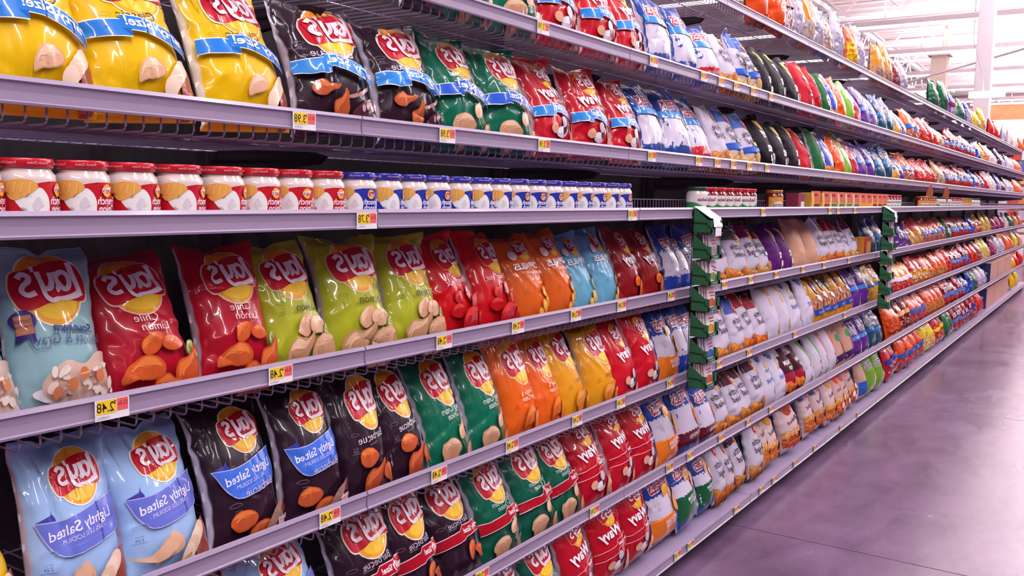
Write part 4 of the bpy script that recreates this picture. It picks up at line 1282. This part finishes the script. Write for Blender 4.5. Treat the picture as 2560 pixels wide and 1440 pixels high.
def jar_label(kind, lod=0):
    a = Art(lod)
    a.AR = .62
    base = {'onion': 'c41424', 'ranch': '2434a4', 'salsa': 'e6dcdc', 'queso': 'd89838'}[kind]
    if kind in ('onion', 'ranch'):
        a.poly('label', base, spline([(-.5, .5), (-.2, .50), (.1, .58), (.5, .56)], 4) + [(.5, .0), (-.5, 0)])
        # ridged chip dipped in white dip
        a.blob('label', 'f0ece8', [(-.22, .36), (-.1, .40), (-.01, .50), (.06, .42), (.09, .28), (.06, .1), (-.04, .04), (-.15, .2)])
        a.blob('label', 'dcd2d8', [(-.04, .2), (-.07, .27), (-.02, .38), (.02, .28)])
        a.blob('label', 'e6a850', [(-.36, .52), (-.22, .60), (-.07, .59), (-.02, .50), (-.12, .39), (-.23, .33), (-.3, .42)])
        for k in range(4):
            a.stroke('label', 'f4c478', [(-.29 + .065 * k, .44 - .012 * k + .02 * (k > 1)), (-.26 + .06 * k, .57)], .009)
        a.ell('label', 'f0b040', .2, .47, .055, .09)
        a.poly('label', 'b01028' if kind == 'ranch' else 'f0e4e8', [(.14, .44), (.14, .5), (.26, .52), (.26, .45)])
        a.text('label', WH if kind == 'ranch' else 'b01028', "Lay's", .2, .475, .055, .012, 0, .11)
        a.text('label', WH, 'French' if kind == 'onion' else 'Smooth', .2, .33, .11, .015, 0, .22)
        a.text('label', WH, 'Onion' if kind == 'onion' else 'Ranch', .2, .22, .11, .015, 0, .2)
        a.text('label', WH, 'DIP', .2, .1, .05, .01, 0, .1)
        a.stroke('label', 'e8a0a8', [(-.44, .2), (-.36, .2)], .006)
    elif kind == 'salsa':
        a.rect('label', base, -.5, 0, .5, .6)
        a.blob('label', '2c8848', [(-.5, .32), (-.2, .36), (.1, .22), (.3, .34), (.5, .3), (.5, .14), (-.5, .14)])
        a.rect('label', 'c81c2c', -.5, 0, .5, .15)
        a.text('label', '804050', 'Salsa', .05, .46, .12, .02, 0, .3)
    else:
        a.rect('label', base, -.3, 0, .3, .6)
        a.ell('label', 'e8c8c8', 0, .22, .2, .2); a.text('label', '3c2020', 'TOSTITOS', 0, .24, .12, .03, 0, .36)
    return a.compile(.05), a.AR
def make_jar(kind, glass, lid, lidtext=None):
    t = empty('dip_jar')
    MB().lathe([(.0, 0), (.036, 0), (.0395, .004), (.0398, .070), (.0388, .077), (.034, .083), (.0335, .089), (.0, .089)], 36).build('glass_jar', glass, t, smooth=True)
    l = MB().lathe([(.0, .0865), (.0355, .0865), (.0372, .0885), (.0372, .0985), (.0362, .1005), (.030, .1008), (.0, .1002)], 36).build('lid', lid, t, smooth=True)
    comp, AR = jar_label(kind)
    V, FF, CC = cyl_wrap(comp['label'], .0398, .004, .068, AR)
    mesh_obj('label', V, FF, JARLABEL, t, cols=CC, smooth=True)
    if lidtext:
        a = Art(0); a.AR = 1.0
        for x in (-.3, 0, .3):
            a.text('l', 'e8b8c4', lidtext, x, .5, .35, 0, 0, .2)
        comp = a.compile(.05)
        V, FF, CC = cyl_wrap(comp['l'], .0374, .0885, .011, 1.0, .00005)
        mesh_obj('lid_lettering', V, FF, PRINT, l, cols=CC)
    return t
JY = RY[3] + .062
JZ = RZ[3] - .0258
jar_r = make_jar('onion', GLASSD, REDLID, 'French Onion')
jar_b = make_jar('ranch', GLASSD, BLUELID, 'Ranch')
jx_r = [.455, .535, .622, .706, .795, .884, .968, 1.052, 1.137]
jx_b = [1.232, 1.316, 1.400, 1.485, 1.572, 1.657, 1.742, 1.827, 1.913, 1.999, 2.084, 2.170, 2.256, 2.341, 2.427]
rnd = random.Random(5)
for L, proto, what in ((jx_r, jar_r, 'red lidded french onion dip jar'), (jx_b, jar_b, 'blue lidded ranch dip jar')):
    for i, x in enumerate(L):
        j = proto if i == 0 else copy_tree(proto)
        j.location = (x, JY, JZ)
        tw = rnd.choice([-26, -12, 4, 16, 30]) if i not in (1, 4, 5) else rnd.choice([26, 34])
        j.rotation_euler = (0, 0, math.radians(tw * .6 - 6) - .62 * math.atan2(x + .19, 1.34))
        tag(j, '%s, %s from the left on the jar shelf' % (what, ORD[i]), 'jar', what + 's')
jar_w = make_jar('salsa', GLASSD, GREENLID)
jar_s = make_jar('salsa', GLASSR, REDLID)
jar_q = make_jar('queso', GLASSR, GOLDLID)
pl = [(jar_w, 3.06, 'white dip jar with dark green lid behind the clip rack'), (jar_s, 3.16, 'red salsa jar with red lid, leftmost of six'), (jar_s, 3.25, 'red salsa jar with red lid, second of six'), (jar_s, 3.34, 'red salsa jar with red lid, third of six'),
      (jar_s, 3.43, 'red salsa jar with red lid, fourth of six'), (jar_s, 3.52, 'red salsa jar with red lid, fifth of six'), (jar_s, 3.61, 'red salsa jar with red lid, rightmost of six'),
      (jar_q, 3.97, 'brown queso jar with gold lid, alone before the boxes')]
for k in range(5):
    pl.append((jar_s, 6.22 + .1 * k, 'red salsa jar beyond the second clip rack, %s of five' % ORD[k]))
for k in range(6):
    pl.append((jar_q, 7.55 + .1 * k, 'orange dip jar under the hanging leaf signs, %s of six' % ORD[k]))
for k in range(16):
    pl.append(([jar_w, jar_s, jar_q][(k // 4) % 3], 8.35 + .16 * k, 'small dip jar far down the jar shelf, %s from the left' % ORD[k]))
used = set()
for p, x, lb in pl:
    j = copy_tree(p) if p.name in used else p
    used.add(p.name)
    j.location = (x, JY, JZ)
    j.scale = (1, 1, 1.0)
    j.rotation_euler = (0, 0, math.radians(rnd.uniform(-60, -35)))
    tag(j, lb, 'jar', 'salsa and dip jars further along')

# ---------------------------------------------------------------- small dip boxes on the jar shelf
def dip_box(cols):
    t = empty('dip_box')
    c1, c2, c3 = cols
    MB().box(-.04, .04, -.028, .028, 0, .085, c1, bev=.001).build('carton', PRINT, t, colors=True)
    mb = MB()
    mb.box(-.0405, .0405, -.0292, -.0286, .045, .092, 'd86a5c').box(-.012, .016, -.0296, -.0290, .07, .08, '7c3c2c').box(-.01, .034, -.0298, -.0291, .008, .036, c3)
    mb.build('printed_front', PRINT, t, colors=True)
    V, F = [], []
    pts = [(-.041, 0)] + [(-.041 + .004 * math.sin(k / 8 * PI) * 2, .085 * k / 8) for k in range(9)] + [(-.022, .085), (-.012, .05), (-.022, 0)]
    MB().add([(x, -.0302, z) for x, z in pts], [tuple(range(len(pts)))], c2).build('side_flash', PRINT, t, colors=True)
    return t
bx = [4.47, 4.66, 4.80, 4.96, 5.12, 5.29, 5.45, 5.60, 5.75, 5.90, 6.03]
kinds = {0: ('d8a040', 'ecb860', '8c2c1c'), 1: ('c8a878', 'dcc890', '6c7438'), 2: ('dc9450', 'eca468', 'e8a018')}
bp = {}
for i, x in enumerate(bx):
    kk = 0 if i < 2 else 1 if i < 6 else 2 if i < 8 else 0
    if kk in bp:
        b = copy_tree(bp[kk])
    else:
        b = bp[kk] = dip_box(kinds[kk])
    b.location = (x, RY[3] + .04, JZ)
    b.rotation_euler = (0, 0, math.radians(-14))
    b.scale = (1.1, 1, 1.12)
    tag(b, '%s dip box, %s from the left on the jar shelf' % (['amber', 'cream and olive', 'orange'][kk], ORD[i]), 'box', 'dip boxes in a row')
t = empty('dip_carton', (4.25, RY[3] + .05, JZ))
MB().box(-.05, .05, -.03, .03, 0, .09, '802038', bev=.001).build('carton', PRINT, t, colors=True)
MB().box(-.01, .045, -.0315, -.0305, .0, .05, 'dcd0dc').build('label_patch', PRINT, t, colors=True)
tag(t, 'dark red carton with white patch beside the amber boxes', 'box')

# boxed dip on the shelf below
t = empty('dip_tray_box', (5.80, RY[4] + .05, floor_z(4) + .002))
MB().box(-.09, .09, -.035, .035, 0, .155, 'd88a2c', bev=.001).build('carton', PRINT, t, colors=True)
MB().box(-.09, -.03, -.0362, -.0352, .0, .14, '981c24').box(-.09, .09, -.0364, -.0354, .13, .155, 'b82c24').box(-.08, -.035, -.0366, -.0356, .02, .05, 'd8d0d8').build('printed_front', PRINT, t, colors=True)
tag(t, 'red and orange carton on the shelf below the jars', 'box')

# ---------------------------------------------------------------- price tags
def price_tag(txt, red):
    t = empty('price_tag')
    MB().box(-.028, .028, -.0002, .0004, -.0335, -.0025).build('paper', WHITEC, t)
    a = Art(0); a.AR = .62
    a.rect('p', 'f4cc28', -.5, .2, .12, .62); a.rect('p', 'f0605c', .14, .24, .5, .62)
    a.text('p', '201410', txt, -.2, .40, .3, .006, 0, .5)
    a.text('p', '201410', '$', .07, .52, .12); a.text('p', '8c2030', red, .31, .46, .14, 0, 0, .3)
    a.text('p', '605060', 'CHIPS', -.22, .1, .07, 0, 0, .3)
    a.text('p', '807080', 'OZ', -.42, .1, .07)
    comp = a.compile(.2)['p']
    V = np.stack([comp[0][:, 0] * .056, -.0006 - .00008 * comp[3], -.034 + comp[0][:, 1] / .62 * .031], -1)
    mesh_obj('printed_price', V, comp[1], PRINT, t, cols=comp[2])
    return t
PT = {}
TAGS = {1: [1.917, 2.603, 3.033, 3.208, 3.373, 3.57, 3.801], 2: [1.057, 1.501, 1.925, 2.6, 3.002, 3.187, 3.359, 3.546, 3.775], 3: [1.185, 2.385, 3.621, 4.669, 4.835, 5.198],
        4: [0.638, 0.985, 1.485, 1.799, 2.104, 2.395, 2.775, 3.291, 3.599, 3.942, 4.358, 4.74, 5.261], 5: [1.106, 1.462, 1.771, 2.115, 2.397, 2.78, 3.252, 3.6, 4.256, 5.211],
        6: [1.638, 2.232, 2.791, 2.979, 3.298, 3.619, 3.925], 7: [2.863, 2.984, 3.48, 3.8, 3.98, 4.31, 4.663, 5.2, 5.6]}
for row, L in TAGS.items():
    txt = {1: '3.98', 2: '3.98', 3: '3.78', 4: '2.48', 5: '2.48', 6: '2.98', 7: '2.98'}[row]
    for i, x in enumerate(L):
        if txt not in PT:
            t = PT[txt] = price_tag(txt, {'3.98': '26.1c', '3.78': '25.2c', '2.48': '32.0c', '2.98': '29.8c'}[txt])
        else:
            t = copy_tree(PT[txt])
        t.location = (x, RY[row] - .0078, RZ[row] - .0045)
        t.scale = (1.05, 1, 1.05)
        tag(t, 'price tag %s from the left on the rail, %s' % (ORD[i], SHELFNAME[row]), 'price tag', 'yellow and red price tags')

# ---------------------------------------------------------------- green clip racks with seasoning packets
def tray(root, z, header=False):
    """open-fronted card tray: sloping sides, x to the right, -y to the aisle"""
    W, D, H = .105, .066, .088
    def side(x):
        pr = [(0, 0), (-D, .004), (-D, .045), (-D + .012, .045), (0, H)]
        V = [(x, y, z + zz) for y, zz in pr] + [(x + .0015, y, z + zz) for y, zz in pr]
        return V, [(0, 1, 2, 3, 4), (9, 8, 7, 6, 5)] + [(i, (i + 1) % 5, (i + 1) % 5 + 5, i + 5) for i in range(5)]
    mb = MB()
    mb.add(*side(0)); mb.add(*side(W - .0015))
    mb.box(0, W, -D, 0, z, z + .0015)
    mb.box(0, W, -D - .001, -D, z, z + .014)
    mb.box(0, .012, -D - .001, -D, z, z + .044); mb.box(W - .018, W, -D - .001, -D, z, z + .044)
    mb.box(0, W, -.0015, 0, z, z + H - .004)
    t = mb.build('tray', GREENC, root)
    a = Art(0); a.AR = .2
    a.text('w', 'c8dcc8', 'Hidden Valley', 0, .1, .1, .01, 0, .7)
    comp = a.compile(.2)['w']
    V = np.stack([W / 2 + comp[0][:, 0] * .06, np.full(len(comp[0]), -D - .0016), z + .001 + comp[0][:, 1] / .2 * .012], -1)
    mesh_obj('lettering', V, comp[1], PRINT, t, cols=comp[2])
    if header:
        MB().add([(.002, 0, z + H + .004), (W - .002, 0, z + H + .004), (W - .002, -D + .004, z + .052), (.002, -D + .004, z + .052), (W - .002, -D - .004, z + .02), (.018, -D - .004, z + .02), (.018, -D, z + .05)], [(0, 3, 2, 1), (3, 6, 5, 4, 2)]).build('header_card', WHITEC, root)
        MB().box(.03, .085, -D - .006, -D - .005, z - .012, z + .018).build('card_tab', WHITEC, root)
def clip_rack(x, label):
    root = empty('clip_rack', (x, RY[3] - .008, 0))
    zz = [1.27 - .093 * k for k in range(7)]
    for i, z in enumerate(zz):
        tray(root, z, i == 0)
    mb = MB()
    for xx in (-.003, .108):
        mb.tube([(xx, .002, 1.345), (xx, .002, .70)], .0016, 5)
    for z in zz:
        mb.tube([(-.003, 0, z + .036), (-.003, -.054, z + .033), (-.003, -.056, z + .022), (-.003, -.069, z + .020), (-.003, -.069, z - .002), (.1075, -.069, z - .002), (.1075, -.069, z + .022), (.112, -.058, z + .024), (.112, -.054, z + .036), (.108, 0, z + .036)], .0013, 5)
    mb.build('wire_frame', BLACKW, root)
    tag(root, label, 'display rack', 'green clip racks')
    return root, zz
R1_, zz = clip_rack(2.868, 'green tiered clip rack of seasoning packets, nearer one')
R2_, _z = clip_rack(5.905, 'green tiered clip rack of seasoning packets, farther one')
PK = {}
def packet(kind):
    if kind in PK:
        return copy_tree(PK[kind])
    c = {'herb': ('dccad0', '7c8848'), 'red': ('dcc4cc', 'c85030'), 'ranch': ('e4d4d8', 'd8902c'), 'plain': ('b8a0b0', 'a08090'), 'blue': ('c4b4cc', '3c5c9c')}[kind]
    t = empty('seasoning_packet')
    MB().box(-.036, .036, -.003, .003, 0, .085, c[0], bev=.0015).build('sachet', PRINT, t, colors=True)
    MB().add([(-.03, -.0034, .012), (.03, -.0034, .012), (.03, -.0034, .034), (0, -.0034, .042), (-.03, -.0034, .032)], [(0, 1, 2, 3, 4)], c[1]).box(-.022, .026, -.0036, -.0033, .058, .064, 'b04458').box(-.012, .028, -.0036, -.0033, .048, .052, '6c4458').build('printed_front', PRINT, t, colors=True)
    PK[kind] = t
    return t
rnd = random.Random(9)
for rk, (rx, nm) in enumerate(((2.868, 'nearer'), (5.905, 'farther'))):
    for i, z in enumerate(zz):
        if i == 0:
            continue
        kind = ['', 'plain', 'herb', 'red', 'ranch', 'blue', 'red'][i]
        cnt = [0, 3, 6, 4, 5, 4, 5][i] if rk == 0 else 2
        for k in range(cnt):
            p = packet(kind)
            p.location = (rx + .056 + rnd.uniform(-.004, .006), RY[3] - .008 - .056 + .0085 * k, z + .003)
            p.rotation_euler = (math.radians(-6), math.radians(rnd.uniform(-2, 2) + (14 if kind == 'herb' and k == 0 else 0)), 0)
            tag(p, 'seasoning packet in %s clip rack, %s tray from top, %s from front' % (nm, ORD[i], ORD[k]), 'packet', 'seasoning packets in the %s rack' % nm)

# ---------------------------------------------------------------- hanging leaf shaped signs, far crates
for i, x in enumerate((7.75, 8.55)):
    mb = MB()
    pts = [(0, 0), (.02, -.04), (.024, -.09), (.01, -.15), (0, -.16), (-.02, -.13), (-.024, -.06)]
    V = [(0, p[0] * 1.5, p[1]) for p in pts] + [(.004, p[0] * 1.5, p[1]) for p in pts]
    mb.add(V, [tuple(range(7)), tuple(range(13, 6, -1))] + [(k, (k + 1) % 7, (k + 1) % 7 + 7, k + 7) for k in range(7)], 'b05c40')
    o = mb.build('shelf_sign', PRINT, colors=True, loc=(x, RY[2] - .02, RZ[2] - .02))
    o.rotation_euler = (0, math.radians(-8), math.radians(55))
    tag(o, ('nearer' if i == 0 else 'farther') + ' brown leaf shaped sign hanging from the rail above jars', 'sign', 'leaf shaped signs')
WOOD = mat('pale_wood_planks', 'c09080', .55, 0, 0, .15, 4, stretch=(6, 1, .6))
NAVY = mat('navy_printed_card', '28306c', .45, 0, 0, .06)
for i, (z0, z1, lb) in enumerate(((.392, .655, 'second shelf from floor'), (.098, .345, 'floor level shelf'))):
    t = empty('display_crate', (12.3, 1.325 if i == 0 else 1.35, z0))
    tag(t, 'long wood print display crate with navy end, ' + lb, 'crate', 'display crates')
    h = z1 - z0
    for k in range(3):
        MB().box(.02 + k * .85, .83 + k * .85, 0, .30, 0, h, bev=.006).build('wood_print_panel', WOOD, t)
    MB().box(-.01, .018, -.004, .30, 0, h, bev=.003).build('end_panel', NAVY, t)
    a = Art(0); a.AR = .8
    a.text('w', 'e4dcf0', 'BOLD', 0, .4, .3, .03, 0, .9)
    comp = a.compile(.4)['w']
    V = np.stack([np.full(len(comp[0]), -.012), .145 + comp[0][:, 0] * .26, h * .35 + comp[0][:, 1] * .12], -1)
    mesh_obj('lettering', V, comp[1], PRINT, t, cols=comp[2])

# ---------------------------------------------------------------- roof, trusses, columns
LAMP = mat('lit_strip_lamp', 'ffffff', .5, emit='fff4fa', estr=6)
mb = MB()
for k in range(150):                                   # ribbed steel deck
    x = -6 + k * .5
    mb.box(x, x + .34, -16, 16, 7.62, 7.66).box(x + .34, x + .5, -16, 16, 7.70, 7.74)
o = mb.build('ceiling', DECKM); o['kind'] = 'structure'

def joist(x, n):
    mb = MB()
    z0, z1 = 6.75, 7.5
    mb.box(x - .06, x + .06, -16, 16, z1 - .06, z1 + .06).box(x - .06, x + .06, -16, 16, z0 - .05, z0 + .05)
    y = -16
    k = 0
    while y < 15:
        mb.tube([(x, y, z0 if k % 2 else z1), (x, y + .8, z1 if k % 2 else z0)], .035, 5)
        y += .8; k += 1
    o = mb.build('ceiling_joist', WHITEM); o['kind'] = 'structure'
for n, x in enumerate([12.5, 15.5, 18.6, 21.6, 24.6, 27.6, 30.6, 34, 38, 42, 46]):
    joist(x, n)
for y in (-4.2, 2.6, 8.4):                              # girders running with the aisle
    mb = MB()
    mb.box(2, 56, y - .1, y + .1, 6.3, 6.5).box(2, 56, y - .1, y + .1, 7.4, 7.55)
    x = 2
    k = 0
    while x < 54:
        mb.tube([(x, y, 6.4 if k % 2 else 7.5), (x + 1.3, y, 7.5 if k % 2 else 6.4)], .05, 5)
        x += 1.3; k += 1
    o = mb.build('ceiling_girder', WHITEM); o['kind'] = 'structure'

def strip_light(x):
    t = empty('strip_light', (x, 0, 5.5))
    MB().box(-.09, .09, -14, 14, -.02, .10, bev=.01).build('housing', WHITEM, t)
    for k in range(12):
        MB().box(-.075, .075, -13.9 + k * 2.32, -13.9 + k * 2.32 + 2.26, -.06, -.02, bev=.01).build('lamp_tube', LAMP, t)
    for y in (-10, -5, 0, 5, 10):
        MB().tube([(0, y, .1), (0, y, 1.2)], .012, 4).build('hanger', WHITEM, t)
    return t
ls = strip_light(LIGHT_X[0])
for i, x in enumerate(LIGHT_X + [41.5, 46, 51, 56]):
    t = ls if i == 0 else copy_tree(ls)
    t.location = (x, 0, 5.5)
    tag(t, 'long white lit strip light across the aisle, %s from the camera end' % ORD[i], 'ceiling light', 'strip lights under the roof')

def column(x, y, w, h, label, col=WHITEM):
    t = empty('support_column', (x, y, 0))
    MB().box(-w / 2, w / 2, -w / 2, w / 2, 0, h, bev=.01).build('shaft', col, t)
    MB().box(-w * .7, w * .7, -w * .7, w * .7, h - .04, h, bev=.004).build('cap_plate', col, t)
    tag(t, label, 'column')
    return t
column(19.0, 2.36, .27, 7.4, 'tall white square column at the right edge')
CREAM = mat('cream_column_paint', 'd8c8b8', .5, 0, 0, .04)
t = column(29.0, 4.75, .42, 5.6, 'cream column with pipes, behind the top shelf', CREAM)
mb = MB()
for dx in (-.12, .02, .16):
    mb.tube([(dx, -.1, 5.6), (dx, -.1, 6.3), (dx + .15, -.1, 6.5)], .04, 6)
mb.build('pipes', CREAM, t)
# slanting brace and pipes under the roof
mb = MB().tube([(14.5, 2.75, 4.9), (19.2, 2.6, 7.3)], .10, 10)
o = mb.build('ceiling_brace', WHITEM); o['kind'] = 'structure'
for i, (a, b, r) in enumerate([((16.5, 4.2, 5.3), (14.2, 3.2, 7.4), .05), ((15.2, 2.2, 5.6), (16.6, 3.0, 7.4), .045), ((21, 1.0, 4.7), (27, 6.5, 4.3), .03), ((20, 0, 6.2), (20, 8, 6.2), .05), ((24, -2, 5.9), (24, 8, 5.9), .07), ((17.5, -1, 6.4), (17.5, 8, 6.4), .12)]):
    o = MB().tube([a, b], r, 8).build('ceiling_pipe', WHITEM); o['kind'] = 'structure'
# ---------------------------------------------------------------- far end of the store
MAUVE = mat('far_wall_paint', '9c8088', .8, 0, 0, .08, .4)
o = MB().box(60, 60.3, -20, 20, 0, 7.7).build('wall_far', MAUVE); o['kind'] = 'structure'
o = MB().box(59.6, 60, -20, 20, 5.0, 5.35).box(59.6, 60, -20, 20, 3.9, 4.1).build('trim_1', WHITEM); o['kind'] = 'structure'
o = MB().box(-6, 60, 16, 16.3, 0, 7.7).build('wall_left', MAUVE); o['kind'] = 'structure'
PALE = mat('pale_display_card', 'ecdcdc', .6, 0, 0, .1, 2)
ORANGEP = mat('food_picture_print', 'd88458', .5, 0, 0, .5, 6)
t = empty('picture_board', (26.0, 2.72, 3.62))
MB().box(0, .06, -.95, .72, -.25, .22, bev=.01).build('picture', ORANGEP, t)
MB().box(-.02, .08, -1.0, .77, .22, .28).box(-.02, .08, -1.02, -.95, -.25, .28).build('frame', WHITEM, t)
tag(t, 'orange food picture board hanging beyond the white column', 'picture board')
t = empty('pendant_light', (17.0, 2.0, 3.18))
MB().box(-.05, .05, -.22, .32, -.05, .05, bev=.01).build('lamp_tube', LAMP, t)
MB().tube([(0, .1, .05), (0, .15, .4), (0, .3, .9), (0, .3, 4.2)], .008, 4).build('cord', WHITEM, t)
tag(t, 'short lit lamp hanging on a cord beside the column', 'lamp')
# pale goods gondola far down the aisle
t = empty('far_display', (24.5, 1.2, 0))
tag(t, 'pale crowded display at the far end of the aisle', 'display')
mb = MB().box(0, .6, -1.2, 2.6, 0, 3.15)
mb.build('display_panel', PALE, t)
rnd = random.Random(12)
mb = MB()
for r in range(10):
    for k in range(18):
        y = -1.15 + k * .21
        mb.box(-.12, -.01, y, y + .17, .15 + r * .28, .15 + r * .28 + .22, rnd.choice(['d8783c', 'c83c34', 'e8dce0', 'd8a868', 'b8a8c0', '5060a8', 'e0c8c0']), bev=.01)
o = mb.build('stocked_goods', PRINT, t, colors=True); o['kind'] = 'stuff'
MB().box(-.3, .3, -1.4, 2.7, 3.15, 3.32, bev=.01).build('lit_canopy', LAMP, t)
